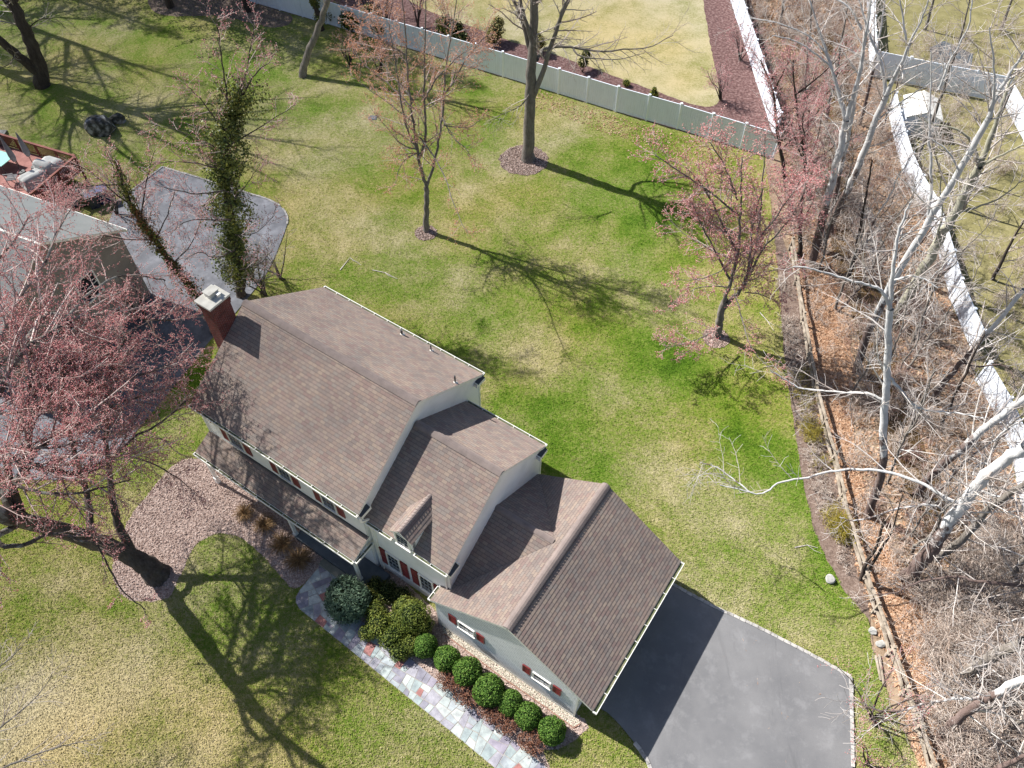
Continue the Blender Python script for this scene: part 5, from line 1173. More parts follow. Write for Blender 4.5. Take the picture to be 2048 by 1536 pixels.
for pts, r in (([(1440, 655, 1.6), (1415, 670, 1.7), (1392, 680, 1.9), (1375, 705, 2.0)], .06), ([(1392, 680, 1.9), (1365, 690, 2.2), (1330, 695, 2.6)], .03), ([(1470, 590, 3.8), (1480, 620, 3.9), (1490, 660, 3.8), (1505, 700, 3.6), (1530, 730, 3.5), (1560, 750, 3.4)], .045), ([(1460, 575, 4.2), (1410, 570, 4.4), (1360, 590, 4.8), (1335, 620, 5.)], .04),
               ([(1470, 520, 5.2), (1420, 500, 5.4), (1370, 470, 5.8), (1340, 440, 6.2)], .05), ([(1476, 470, 6), (1430, 440, 6.4), (1380, 420, 6.8)], .045), ([(1475, 500, 6), (1450, 540, 5.8), (1400, 560, 5.8), (1350, 560, 6.2)], .04), ([(1500, 550, 5.), (1545, 540, 5.2), (1590, 535, 5.4)], .035), ([(1490, 585, 4), (1530, 590, 4.2), (1560, 610, 4.2)], .03)):
    L4.append(limb(ZP(pts), r, .012, .1, 12, 1.4))
make_tree('maple_tree', 'rose red budding tree beside the split rail fence, leaning over the lawn', 'tree', L4, 'bark', 'twigmaple', 104, par=dict(n=[6.5, 3.2, 1.3], maxl=[.5, 1.3, 2.], up=[.05, .05, .06]), lev=2, blossom=('pink', 2, .065))
# --- red maples in the corner by the fence end
for k, (bpx, tops, lb, sd) in enumerate(((((1618, 405)), [(1612, 330), (1600, 260), (1590, 190), (1585, 120)], 'slender rose blossomed maple at the end of the long fence', 111), ((1600, 520), [(1600, 450), (1606, 380), (1612, 300), (1618, 220)], 'rose blossomed maple standing at the top end of the rail fence', 112), ((1570, 360), [(1562, 300), (1552, 240), (1548, 180), (1520, 120)], 'slim rose blossomed maple right beside the last fence panel', 113))):
    Pm = pxl(bpx, [bpx]+tops); L = [limb(Pm, .16, .03, .3, 26, 2.4)]
    rs = random.Random(sd)
    for q in range(4):
        i = 1+q % 3; p = Pm[i]; a = rs.uniform(0, 6.28); L.append(limb([p, (p[0]+math.cos(a)*1., p[1]+math.sin(a)*1., p[2]+1.4), (p[0]+math.cos(a)*1.9, p[1]+math.sin(a)*1.9, p[2]+3.2)], .07, .02, .1, 12, 1.7))
    make_tree('maple_tree', lb, 'tree', L, 'barkdark', 'twigmaple', sd, par=dict(n=[5, 2.6, 1.2], maxl=[.5, 1.2, 2.], up=[.05, .05, .06]), lev=2, blossom=('pinkred', 2, .06))
# --- leaning tree and the ivied tree by the far fence
L = [limb(pxl((605, 152), [(605, 154), (608, 130), (622, 92), (640, 45), (655, 0), (668, -50), (680, -110), (690, -170)]), .33, .12, .5, 14, 3.4)]
p_ = L[0][0][5]; L.append(limb([p_, (p_[0]-1.5, p_[1]+.3, p_[2]+2), (p_[0]-2.8, p_[1]+.4, p_[2]+4.5)], .14, .04, .2, 12, 2.8)); L.append(limb([p_, (p_[0]+1.2, p_[1]-.5, p_[2]+2), (p_[0]+2.3, p_[1]-1, p_[2]+4.)], .13, .04, .2, 12, 2.8))
make_tree('shade_tree', 'bare grey tree leaning right in front of the long white fence', 'tree', L, 'bark', 'twig', 105, par=dict(n=[3.5, 2.2, 1.1], maxl=[.6, 1.3, 2.4]), lev=2)
def ivy(pts, r0, r1, n, seed, size=.13, mat='ivy', zmin=.2, nm='ivy'):
    rg = np.random.default_rng(seed); P = np.array(pts, float); seg = np.linalg.norm(P[1:]-P[:-1], axis=1); c = np.r_[0, np.cumsum(seg)]
    x = rg.uniform(0, c[-1], n); C = np.stack([np.interp(x, c, P[:, k]) for k in range(3)], 1)
    f = x/c[-1]; lump = .95+.42*np.sin(x*1.7+seed)+.28*np.sin(x*4.3+1)
    rr = (r0+(r1-r0)*f)*lump; d = rg.normal(size=(n, 3)); d[:, 2] *= .6; d /= np.linalg.norm(d, axis=1)[:, None]
    th = np.arctan2(d[:, 1], d[:, 0]); rr = rr*(1+.38*np.sin(th*2+x*1.7)+.25*np.sin(th*3-x*2.9))
    C = C+d*(rr*rg.uniform(.35, 1.0, n)**.5)[:, None]; k = C[:, 2] > zmin; return (nm, mat, C[k], size, d[k])
Pi = pxl((640, 60), [(642, 62), (640, 40), (630, 10), (622, -20), (612, -70), (600, -130), (592, -190)])
make_tree('ivy_clad_tree', 'ivy clad trunk standing between the leaning tree and the fence', 'tree', [limb(Pi, .26, .08, .6, 12, 3.0)], 'barkdark', 'twig', 106, par=dict(n=[3, 2, 1.]), lev=2, leaves=[ivy(Pi[1:], .35, .9, 5000, 3, .16)])
# --- ivy covered tree by the neighbouring drive, crowned with pink
b = (482, 592); Pv = pxl(b, [(482, 594), (478, 560), (470, 500), (462, 440), (452, 380), (450, 320), (452, 270), (468, 220), (482, 178)])
L7 = [limb(Pv, .30, .10, .5, 6, 1.6)]
for pts, r, dy in (([(462, 240), (450, 180), (440, 130), (430, 80), (425, 55)], .05, .2), ([(480, 200), (500, 160), (520, 130), (545, 110)], .05, -.2), ([(470, 210), (490, 150), (495, 100), (500, 70)], .04, .5), ([(452, 270), (425, 210), (400, 160), (385, 130)], .04, -.5)):
    P = pxl(b, pts); L7.append(limb([(p[0], p[1]+dy*i, p[2]) for i, p in enumerate(P)], r, .015, .15, 15, 1.3))
for pts, r in (([(455, 300, 10.2), (420, 290, 10.6), (370, 265, 10.8), (310, 250, 11.)], .05), ([(452, 340, 9.4), (410, 330, 9.6), (350, 320, 9.6), (300, 330, 9.4)], .05), ([(450, 380, 8.6), (400, 390, 8.6), (350, 380, 8.8), (310, 370, 9.)], .045), ([(462, 440, 7.2), (420, 440, 7.4), (370, 440, 7.4), (340, 470, 7.4)], .045), ([(470, 500, 5.8), (430, 520, 5.8), (400, 500, 6.), (370, 520, 6.2)], .04), ([(460, 290, 10.6), (510, 260, 10.8), (560, 230, 11.2), (590, 210, 11.3)], .04), ([(470, 470, 6.6), (510, 470, 6.4), (550, 430, 6.4)], .03), ([(470, 400, 8), (500, 360, 8.2), (520, 330, 8.6)], .03), ([(478, 540, 4.), (520, 530, 4.), (545, 500, 4.2)], .03)):
    L7.append(limb(ZP(pts), r, .012, .1, 13, 1.4))
make_tree('ivy_clad_tree', 'tall ivy smothered maple beside the neighbouring driveway with pink twigs on top', 'tree', L7, 'barkdark', 'twigmaple', 107, par=dict(n=[5, 2.4, 1.2], maxl=[.5, 1.1, 1.8], up=[.05, .05, .05]), lev=2, blossom=('pinkred', 1, .06), leaves=[ivy(Pv[1:], .92, .95, 20000, 5, .13)])
# second ivied stem leaning over the drive
b = (425, 655); Pw = ZP([(428, 668, 0), (420, 630, 1.2), (385, 580, 2.4), (345, 530, 3.6), (310, 480, 5.), (280, 440, 6.4), (262, 410, 7.4), (245, 370, 8.6), (232, 320, 10.)])
L8 = [limb(Pw, .22, .06, .5, 14, 1.8)]
for pts, r in (([(300, 470, 5.5), (270, 400, 7.2), (235, 350, 8.4), (215, 310, 9.4)], .05), ([(280, 440, 6.4), (290, 380, 7.8), (300, 330, 9.), (310, 300, 9.8)], .05), ([(262, 410, 7.4), (220, 380, 8.2), (180, 340, 9.), (150, 330, 9.4)], .05), ([(310, 480, 5.), (340, 420, 6.4), (350, 380, 7.4)], .04), ([(345, 530, 3.6), (390, 480, 4.6), (400, 440, 5.2)], .04), ([(245, 370, 8.6), (200, 370, 8.8), (120, 380, 9.2)], .04), ([(310, 480, 5.), (260, 480, 5.8), (200, 470, 6.8)], .04)):
    L8.append(limb(ZP(pts), r, .014, .1, 15, 1.7))
make_tree('ivy_clad_tree', 'slanting rusty ivy stem rising left of the brick chimney with pink branches', 'tree', L8, 'barkdark', 'twigmaple', 108, par=dict(n=[5, 2.4, 1.2], maxl=[.5, 1.2, 2.], up=[.06, .06, .06]), lev=2, blossom=('pink', 1, .06), leaves=[ivy(Pw[1:], .36, .26, 4200, 6, .11), ivy(Pw[2:7], .45, .35, 3000, 7, .10, 'ivyrust', nm='rusty_ivy')])
# --- bare tree top left with twin stems
b = (85, 172); P5 = pxl(b, [(86, 175), (84, 150), (66, 95), (45, 50), (28, 10), (5, -50), (-20, -120), (-40, -190)])
P5b = pxl(b, [(84, 150), (40, 115), (10, 90), (-30, 55), (-80, 10), (-120, -60), (-150, -120)])
L5 = [limb(P5, .62, .2, .4, 14, 3.8), limb(P5b, .40, .12, .4, 14, 3.6)]
for (src, i, vec) in ((P5, 3, (-2., 1.5, 3.)), (P5, 4, (2.8, .5, 3.)), (P5, 5, (-.5, 2.5, 3.2)), (P5, 6, (2.5, -1.2, 2.6)), (P5b, 3, (-.5, 2., 3.)), (P5b, 4, (-2.4, -.5, 3.)), (P5b, 5, (1., -2., 3.)), (P5, 5, (3.2, 2.5, 2.6))):
    p = src[i]; L5.append(limb([p, tuple(p[k]+vec[k]*.8 for k in range(3)), tuple(p[k]+vec[k]*1.6+(0, 0, .6)[k] for k in range(3)), tuple(p[k]+vec[k]*2.3+(0, 0, 1.5)[k] for k in range(3))], .17, .03, .15, 14, 3.))
L5.append(limb(ZP([(50, 70, 3.8), (70, 40, 5.), (110, 35, 5.5), (130, 55, 5.6)]), .06, .012, .1, 12, 1.6)); L5.append(limb(ZP([(30, 110, 3.), (20, 130, 3.2), (-10, 140, 3.6)]), .05, .012, .1, 10, 1.5))
for (x1, y1, z1) in ((-30, 58, 15), (-33, 61, 18), (-40, 60, 17), (-27, 55, 16), (-31, 52, 17.5)):
    p = P5[6]; L5.append(limb([p, ((p[0]*2+x1)/3, (p[1]*2+y1)/3, p[2]+1.5), ((p[0]+x1*2)/3, (p[1]+y1*2)/3, z1-2), (x1, y1, z1)], .2, .04, .1, 20, 3.2))
make_tree('shade_tree', 'large bare dark tree with twin trunks at the top left corner', 'tree', L5, 'barkdark', 'twig', 109, par=dict(n=[3.4, 2.2, 1.1], maxl=[.6, 1.4, 2.6]), lev=2)
for k, (x, y, s, lb) in enumerate(((-50.5, 69., 1.5, 'bare tree beyond the top left corner casting long shadows'), (-46., 60., 1.35, 'bare tree left of the twin trunk tree, mostly out of frame'))):
    rs = random.Random(120+k); T = [(x, y, -.1), (x+.1, y, 1.), (x+.3, y+.1, 4.*s), (x, y, 8*s), (x+.4, y, 12*s), (x, y+.4, 16*s)]; L = [(T, [.6, .48, .4, .3, .2, .06], .35, 16, 3.6)]
    for q in range(8):
        a = q*.8+rs.random()*.4; z = (4+q*1.3)*s; L.append(limb([(x+.2, y, z), (x+math.cos(a)*2.5, y+math.sin(a)*2.5, z+2.5), (x+math.cos(a)*5.5, y+math.sin(a)*5.5, z+5.)], .26, .05, .15, 22, 3.4))
    make_tree('shade_tree', lb, 'tree', L, 'barkdark', 'twig', 121+k, par=dict(n=[3., 2., 1.], maxl=[.7, 1.5, 2.8]), lev=2)
# --- dark evergreens along the top left edge
def evergreen(u, v, hgt, rad, seed, lb, zlow=1.2, dx=0):
    b = G(u, v); rg = np.random.default_rng(seed); t = empty('evergreen_tree', (b[0], b[1], 0), label=lb, cat='tree', group='dark evergreens at the top of the lawn')
    V, Fc = tubes([([(0, 0, 0), (0, 0, 1.2), (.05, 0, hgt*.6), (0, 0, hgt)], [.36, .3, .2, .03])], 9); trimesh('trunk', V, Fc, 'barkdark', t, smooth=True)
    C = []; pl = []
    nb = 150
    for i in range(nb):
        z = zlow+(hgt-zlow)*(i/nb); a = i*2.4+rg.uniform(-.3, .3); L = rad*(1-(z-zlow)/(hgt-zlow))**.75*rg.uniform(.7, 1.1)+.2; dr = -.18*L
        e = np.array([math.cos(a)*L, math.sin(a)*L, z+dr]); m_ = np.array([math.cos(a)*L*.5, math.sin(a)*L*.5, z+.05]); pl.append(([(0, 0, z), tuple(m_), tuple(e)], [.035, .025, .01]))
        k = int(90*L/rad)+15; f = rg.uniform(.15, 1, k)[:, None]; side = np.array([-math.sin(a), math.cos(a), 0]); C.append(e*f+np.array([0, 0, z])*(1-f)+side*(rg.normal(0, .28, k)*(1.1-f[:, 0]*.6))[:, None]+rg.normal(0, .08, (k, 3)))
    C = np.concatenate(C); V, Fc = rand_quads(C, .22, rg, None, .45); trimesh('crown', V, Fc, 'conifer', t); V, Fc = tubes(pl, 4); trimesh('limbs', V, Fc, 'barkdark', t)
evergreen(341, 14, 28, 5.6, 61, 'dark evergreen at the top edge with a thick trunk, the left of three', 5.)
evergreen(497, 22, 24, 5., 62, 'dark evergreen whose trunk stands next to the start of the white fence', 4.4)
evergreen(250, -40, 23, 5., 63, 'dark evergreen farthest left above the top edge of the picture', 2.0)
evergreen(120, -75, 24, 5., 65, 'dark evergreen beyond the top left corner above the twin trunk tree', 2.0)
evergreen(-330, -20, 25, 5., 68, 'dark evergreen far out beyond the left side of the picture', 2.0)
evergreen(-470, -80, 27, 5.5, 69, 'dark evergreen at the farthest left, well outside the picture', 2.0)
evergreen(-20, -60, 24, 5., 66, 'dark evergreen leftmost beyond the top left corner', 2.0)
evergreen(560, -45, 11, 3.2, 67, 'dark evergreen behind the start of the long white fence', 1.8)
evergreen(420, -25, 19, 4.2, 64, 'dark evergreen between the two nearer trunks, set back from them', 2.0)
sheet('mulch_bed', rough(smoothpoly(gpx([(310, -20), (290, 10), (330, 35), (420, 30), (480, 40), (560, 60), (600, 35), (520, 8), (540, -30)]), 2), .1, .4, 31), .010, 'mulch')
# --- red budding shrubs behind the long fence and in front of it
def budbush(name, lb, u, v, n, h, spread, mat, seed, density=7, twig='twigmaple', bl=.06, cat='shrub', group=None):
    b = G(u, v); rs = random.Random(seed); root = empty(name, (b[0], b[1], 0), label=lb, cat=cat, group=group); main = []; out = {}
    P = dict(BASEPAR); P.update(n=[4.5, 2.4, 1.2], maxl=[.5, 1.1, 1.8], up=[.05, .06, .06], rmin=.007)
    for i in range(n):
        a = rs.uniform(0, 6.28); s = spread*rs.uniform(.3, 1); q = [(rs.gauss(0, .1), rs.gauss(0, .1), 0)]
        for k in (1, 2, 3): q.append((math.cos(a)*s*k/3+rs.gauss(0, .08), math.sin(a)*s*k/3+rs.gauss(0, .08), h*(k/3)**.8*rs.uniform(.85, 1.1)))
        rr = [.05, .035, .02, .01]; main.append((q, rr)); spawn(rs, q, rr, h*.9, 2, out, P, .25, density)
    V, Fc = tubes(main, 5); trimesh('trunk', V, Fc, 'barkdark', root); al = [q for l in out for q in out[l]]; V, Fc = tubes(al, 3); trimesh('twigs', V, Fc, twig, root)
    if mat:
        nr = np.random.default_rng(seed); tips = np.array([p for q in out.get(0, []) for p in q[0][1:]]); V, Fc = octas(tips+nr.normal(0, .03, tips.shape), bl, nr); trimesh('blossoms', V, Fc, mat, root)
    return root
for i, (u, v, n, h, sp, m_, lb) in enumerate(((770, 60, 8, 4.2, 2.2, 'orange', 'orange red budding shrub behind the fence near the young maple'), (835, 55, 8, 4.4, 2.2, 'pinkred', 'rose budding shrub beyond the fence at the top edge'), (905, 85, 7, 3.6, 1.8, 'orange', 'orange budding shrub beyond the fence beside a dark evergreen shrub'), (740, 30, 7, 4.2, 2., 'pinkred', 'rose budding shrub beyond the fence above the leaning tree'),
        (700, 130, 8, 2.2, 1.7, 'orange', 'low orange budding thicket on the lawn side of the fence'), (760, 145, 6, 2., 1.5, 'pinkred', 'low rose budding thicket on the lawn below the fence'), (1480, 120, 7, 2.6, 1.6, 'pinkred', 'rose budding shrub in the red mulch beside the sunlit fence'), (1440, 200, 7, 2.4, 1.5, 'pinkred', 'rose budding shrub where the dry lawn meets the fence corner'))):
    budbush('budding_shrub', lb, u, v, n, h, sp, m_, 200+i)
for i, (u, v, h, sp, lb) in enumerate(((530, 590, 3.4, 2.2, 'bare twiggy shrub against the back corner of the house roof'), (565, 560, 2.6, 1.7, 'bare twiggy shrub on the lawn just beyond the ivy tree'), (505, 560, 3., 1.6, 'bare twiggy shrub between the ivy tree and the driveway curve'))):
    budbush('bare_shrub', lb, u, v, 7, h, sp, None, 240+i, 6, 'twig')
budbush('budding_shrub', 'pink tipped shrub overhanging the right corner of the front driveway', 1745, 1440, 7, 2.4, 2.6, 'pink', 250, 6, bl=.05)
budbush('budding_shrub', 'pink tipped shrub low beside the driveway at the bottom edge', 1740, 1530, 6, 2.0, 2.3, 'pink', 251, 6, bl=.05)
for i, (u, v, h, sp, lb) in enumerate(((235, 430, 2.4, 1.6, 'rose twigged shrub between the deck and the grey driveway'), (290, 640, 2.6, 1.7, 'rose twigged shrub at the foot of the taupe gable wall'), (150, 780, 3., 2.2, 'rose twigged shrub in the shade below the taupe gable wall'))):
    budbush('budding_shrub', lb, u, v, 7, h, sp, 'pinkred', 260+i, 6)

b = G(-160, 1620); z_ = 5.
make_tree('bare_tree', 'bare tree outside the bottom left corner reaching thin twigs over the straw coloured lawn', 'tree', [limb([(b[0], b[1], -.1), (b[0]+.1, b[1], 2.), (b[0], b[1]+.1, 4.), (b[0]+.2, b[1]+.2, 6.)], .22, .06, .2, 14, 2.),
    limb([(b[0], b[1]+.1, 3.)]+ZP([(-60, 1500, 4.), (20, 1440, 4.3), (70, 1400, 4.5), (110, 1340, 4.7)]), .06, .012, .0, 24, 1.6), limb([(b[0], b[1], 2.4)]+ZP([(-40, 1560, 3.2), (60, 1510, 3.5), (130, 1490, 3.6), (190, 1480, 3.6)]), .06, .012, .0, 24, 1.5),
    limb([(b[0], b[1]+.1, 3.6)]+ZP([(-80, 1420, 5.), (-20, 1350, 5.2), (30, 1310, 5.4), (60, 1270, 5.5)]), .05, .012, .0, 20, 1.4)], 'bark', 'twig', 131, par=dict(n=[4.5, 2.6, 1.2], maxl=[.5, 1.1, 1.8], rmin=.005), lev=2)

# ============================================================ WOODLAND ALONG THE STREAM
def syc(lb, base, tops, r0, r1, seed, extra=(), bark='syc', n=16, cl=3.2, t0=.45, name='sycamore_tree', twig='twigwhite', npar=(3.6, 2.4, 1.1), dens=1):
    P = pxl(base, [base]+tops); P = [(P[0][0], P[0][1], -.1)]+P[1:]
    L = [limb(P, r0, r1, t0, n, cl)]
    rs = random.Random(seed)
    for e in extra:
        pts, r = e[0], e[1]
        if len(pts[0]) == 2: q = pxl(base, pts); dy = e[2] if len(e) > 2 else 0; q = [(p[0], p[1]+dy*i*.5, p[2]) for i, p in enumerate(q)]
        else: q = ZP(pts)
        L.append(limb(q, r, .022, .15, max(6, int(10*dens)), min(cl, 2.6)))
    make_tree(name, lb, 'tree', L, bark, twig, seed, par=dict(n=list(npar), maxl=[.6, 1.4, 2.6], up=[.01, .02, .03], wig=.17, ang=(30, 70)), lev=2)
def zl(u, v, base): b = G(*base); return lift(u, v, b[0], b[1])[2]
b = (1624, 532)
syc('white limbed sycamore forking high above the top of the rail fence', b, [(1640, 460), (1656, 390), (1676, 320), (1692, 240)], .25, .17, 301,
    [([(1692, 240), (1680, 190), (1665, 140), (1650, 90), (1630, 30), (1615, -30)], .12, .5), ([(1692, 240), (1712, 170), (1722, 100), (1728, 40), (1735, -30)], .14, -.4), ([(1722, 60), (1705, 20), (1660, 0), (1600, -30)], .06, .6), ([(1665, 140), (1640, 110), (1590, 70), (1540, 55)], .05, -.5), ([(1680, 190), (1650, 90), (1560, 50), (1500, 45)], .05, .3)], t0=.6, n=8)
b = (1640, 500)
syc('white limbed sycamore just behind the first, leaning over the stream', b, [(1668, 430), (1700, 370), (1722, 320), (1745, 260), (1772, 190)], .24, .15, 302,
    [([(1772, 190), (1768, 140), (1745, 80), (1728, 30), (1720, -20)], .11, .4), ([(1772, 190), (1795, 130), (1812, 80), (1835, 20), (1850, -40)], .12, -.5), ([(1812, 80), (1805, 20), (1795, -40)], .06, .3), ([(1755, 240), (1800, 200), (1850, 160), (1900, 130)], .05, -.4)], t0=.6, n=8)
b = (1660, 470)
syc('darker sycamore trunk rising between the two white forked ones', b, [(1672, 380), (1690, 300), (1712, 190), (1728, 90), (1740, 0)], .19, .06, 303, t0=.4, n=14)
b = (1782, 652)
syc('beige smooth barked sycamore with a straight leaning trunk near the revetment', b, [(1815, 595), (1857, 520), (1885, 470), (1912, 426), (1935, 375), (1959, 332)], .30, .19, 304,
    [([(1959, 332), (1985, 280), (2010, 220), (2033, 176), (2060, 120)], .15, .4), ([(1959, 332), (1948, 290), (1920, 250), (1880, 232), (1850, 225), (1820, 200)], .08, -.5), ([(1912, 426), (1960, 420), (2010, 410), (2060, 380)], .07, .5), ([(1965, 330), (2000, 310), (2048, 290), (2080, 270)], .07, 0), ([(1857, 520), (1880, 440), (1875, 380), (1868, 300)], .07, -.6)], 'sycbeige', t0=.5, n=12)
b = (1712, 745)
syc('long pale sycamore trunk crossing in front of the curving white fence', b, [(1738, 655), (1790, 555), (1857, 441), (1919, 344), (1978, 234)], .22, .12, 305,
    [([(1978, 234), (2010, 170), (2048, 130), (2090, 80)], .10, .4), ([(1978, 234), (1985, 170), (1975, 90), (1960, 30)], .06, -.6), ([(1857, 441), (1868, 360), (1866, 290), (1872, 220), (1878, 130)], .08, .5), ([(1878, 180), (1900, 130), (1950, 60), (1956, 0)], .05, .4), ([(1919, 344), (1900, 300), (1850, 260)], .05, -.5)], t0=.5)
b = (1736, 1035)
syc('white sycamore rising from the leaf litter near the middle of the rail fence', b, [(1752, 985), (1767, 930), (1767, 850), (1772, 780), (1775, 735), (1779, 617)], .21, .13, 306,
    [([(1779, 617), (1788, 560), (1798, 500), (1815, 460), (1838, 430)], .10, .4), ([(1779, 617), (1765, 575), (1740, 560), (1700, 545), (1650, 525), (1600, 505), (1576, 500)], .07, -.3), ([(1767, 800), (1738, 785), (1700, 785), (1650, 782), (1598, 777), (1570, 760), (1540, 740)], .06, 0), ([(1775, 750), (1800, 780), (1830, 820), (1860, 835), (1900, 840), (1940, 850), (1980, 862)], .07, .2), ([(1790, 560), (1830, 540), (1870, 560)], .04, -.4)], t0=.55, n=10)
b = (1722, 1160)
syc('forked dark little tree beside the rail fence with two stems', b, [(1735, 1120), (1755, 1090), (1770, 1040)], .10, .05, 307, [([(1730, 1150), (1760, 1110), (1790, 1070), (1810, 1000)], .08, .2)], 'barkdark', n=10, cl=1.8, name='bare_tree', twig='brush')
b = (1810, 1158)
syc('thick mottled sycamore trunk leaning up from the stream bank', b, [(1832, 1135), (1856, 1110), (1880, 1075), (1906, 1035), (1930, 1005), (1944, 980), (1990, 935), (2048, 895)], .34, .2, 308,
    [([(1925, 1010, zl(1925, 1010, b)), (1900, 1000, zl(1925, 1010, b)+.2), (1870, 980, zl(1925, 1010, b)+.3), (1820, 955, zl(1925, 1010, b)+.3), (1760, 940, zl(1925, 1010, b)+.2), (1700, 938, zl(1925, 1010, b)), (1654, 943, zl(1925, 1010, b)-.2), (1610, 958, zl(1925, 1010, b)-.3), (1556, 963, zl(1925, 1010, b)-.4), (1530, 990, zl(1925, 1010, b)-.6), (1500, 985, zl(1925, 1010, b)-.4), (1440, 970, zl(1925, 1010, b)-.2)], .08),
     ([(1900, 1040, 4.5), (1880, 1010, 5.2), (1830, 1010, 5.4), (1780, 1020, 5.3), (1720, 1045, 5.0), (1680, 1035, 5.)], .06), ([(1935, 1000, 5.5), (1975, 960, 6.2), (1985, 930, 6.5), (1955, 925, 6.6), (1945, 950, 6.4)], .12), ([(1944, 980, 6.), (1990, 990, 6.8), (2050, 1000, 7.2)], .08), ([(1500, 985, 5.), (1470, 960, 5.1), (1430, 930, 5.2), (1400, 925, 5.2)], .03)], t0=.5, n=18)
b = (1850, 1130)
syc('slender dark trunk growing right behind the thick mottled one', b, [(1890, 1105), (1930, 1075), (1960, 1035), (2000, 1000), (2060, 960)], .20, .12, 309, bark='bark', t0=.4, n=14)
b = (1832, 990)
syc('pale straight sycamore trunk crossing the lower white fence section', b, [(1868, 945), (1908, 910), (1962, 863), (2001, 832), (2060, 792)], .20, .14, 310, t0=.4, n=12)
b = (1862, 800)
syc('white sycamore stem leaning right over the gap in the white fence', b, [(1890, 765), (1908, 742), (1940, 705), (1978, 664), (2048, 578)], .15, .10, 311, [([(1925, 725, zl(1925, 725, b)), (1955, 735, zl(1925, 725, b)+.1), (1990, 728, zl(1925, 725, b)+.2), (2020, 735, zl(1925, 725, b)+.2), (2030, 765, zl(1925, 725, b))], .06)], t0=.4, n=12)
b = (1880, 1470)
syc('grey trunk leaning right from the leaf litter at the lower right', b, [(1900, 1452), (1923, 1433), (1972, 1401), (2010, 1375), (2060, 1352)], .20, .14, 312,
    [([(1972, 1401, zl(1972, 1401, b)), (1950, 1395, zl(1972, 1401, b)+.3), (1900, 1398, zl(1972, 1401, b)+.3), (1850, 1405, zl(1972, 1401, b)+.2), (1790, 1425, zl(1972, 1401, b)), (1740, 1418, zl(1972, 1401, b)), (1710, 1400, zl(1972, 1401, b))], .06)], t0=.4, n=18, cl=2.8, dens=2)
b = (1912, 1365)
syc('second grey leaning trunk above the lower right one', b, [(1950, 1335), (1990, 1312), (2048, 1283)], .26, .2, 313, bark='bark', t0=.3, n=18, cl=2.8)
b = (2080, 1250)
syc('sycamore at the right edge sending a white limb left over the stream', b, [(2120, 1200), (2160, 1160), (2200, 1120)], .3, .15, 314,
    [([(2130, 1190, 2.6), (2100, 1178, 3.), (2048, 1171, 3.), (1980, 1166, 3.), (1944, 1164, 3.), (1920, 1150, 3.1), (1854, 1160, 3.), (1820, 1170, 2.9), (1794, 1185, 2.8), (1750, 1190, 2.8)], .10), ([(2130, 1190, 2.6), (2090, 1210, 3.6), (2040, 1240, 4.4), (1990, 1250, 4.8)], .07)], t0=.4, n=10)
b = (2000, 1180)
syc('bare grey tree among the stones at the right edge', b, [(2030, 1140), (2070, 1100), (2110, 1060)], .16, .08, 315, bark='bark', t0=.2, n=14, cl=2.6)
for i, (b, tops, r, lb, bk) in enumerate((((1600, 300), [(1608, 220), (1612, 140), (1620, 60), (1625, 0)], .13, 'thin bare tree behind the corner of the two fences', 'bark'), ((1650, 250), [(1668, 170), (1682, 90), (1695, 10)], .15, 'bare tree near the head of the stream', 'bark'), ((1720, 250), [(1740, 170), (1756, 90), (1770, 0)], .14, 'bare tree left of the small white shed', 'syc'), ((1830, 330), [(1862, 250), (1890, 170), (1920, 80), (1940, 0)], .13, 'bare tree on the lawn side of the small white shed', 'bark'),
        ((1925, 420), [(1960, 340), (1995, 250), (2030, 160)], .12, 'bare tree on the rough grass beyond the curving fence', 'bark'), ((1985, 560), [(2020, 490), (2060, 420)], .12, 'bare tree close to the right edge beyond the curving fence', 'barkdark'), ((1880, 860), [(1905, 800), (1935, 735), (1970, 670)], .11, 'thin dark tree in brambles above the stream bend', 'barkdark'), ((1800, 900), [(1822, 850), (1850, 790), (1870, 735)], .09, 'thin grey sapling in the brambles beside the stream', 'bark'),
        ((1700, 560), [(1716, 480), (1730, 400), (1745, 320)], .11, 'dark sapling on the stream bank below the forked sycamores', 'barkdark'), ((1670, 620), [(1690, 560), (1712, 500), (1732, 440)], .09, 'brown sapling leaning over the leaf litter', 'bark'), ((1820, 700), [(1842, 640), (1870, 570), (1895, 500)], .1, 'grey sapling against the curving white fence', 'bark'), ((1990, 1480), [(2030, 1450), (2080, 1420)], .14, 'bare tree in the bottom right corner thicket', 'bark'),
        ((1960, 1560), [(2000, 1535), (2050, 1510), (2100, 1480)], .16, 'bare tree rising from below the bottom right corner', 'syc'), ((1850, 60), [(1868, 0), (1880, -60)], .14, 'bare tree beyond the short fence at the top edge', 'bark'), ((2000, 60), [(2025, 0), (2045, -60)], .14, 'bare tree on the rough grass at the top right corner', 'bark'), ((1560, 60), [(1568, 0), (1575, -60)], .12, 'bare tree between the sunlit fence and the stream head', 'bark'))):
    syc(lb, b, tops, r, .04, 330+i, (), bk, n=13 if i < 13 else 8, cl=2.2, t0=.25, name='bare_tree', twig=['twig', 'twigwhite', 'brush'][i % 3], npar=(4, 2.6, 1.2))
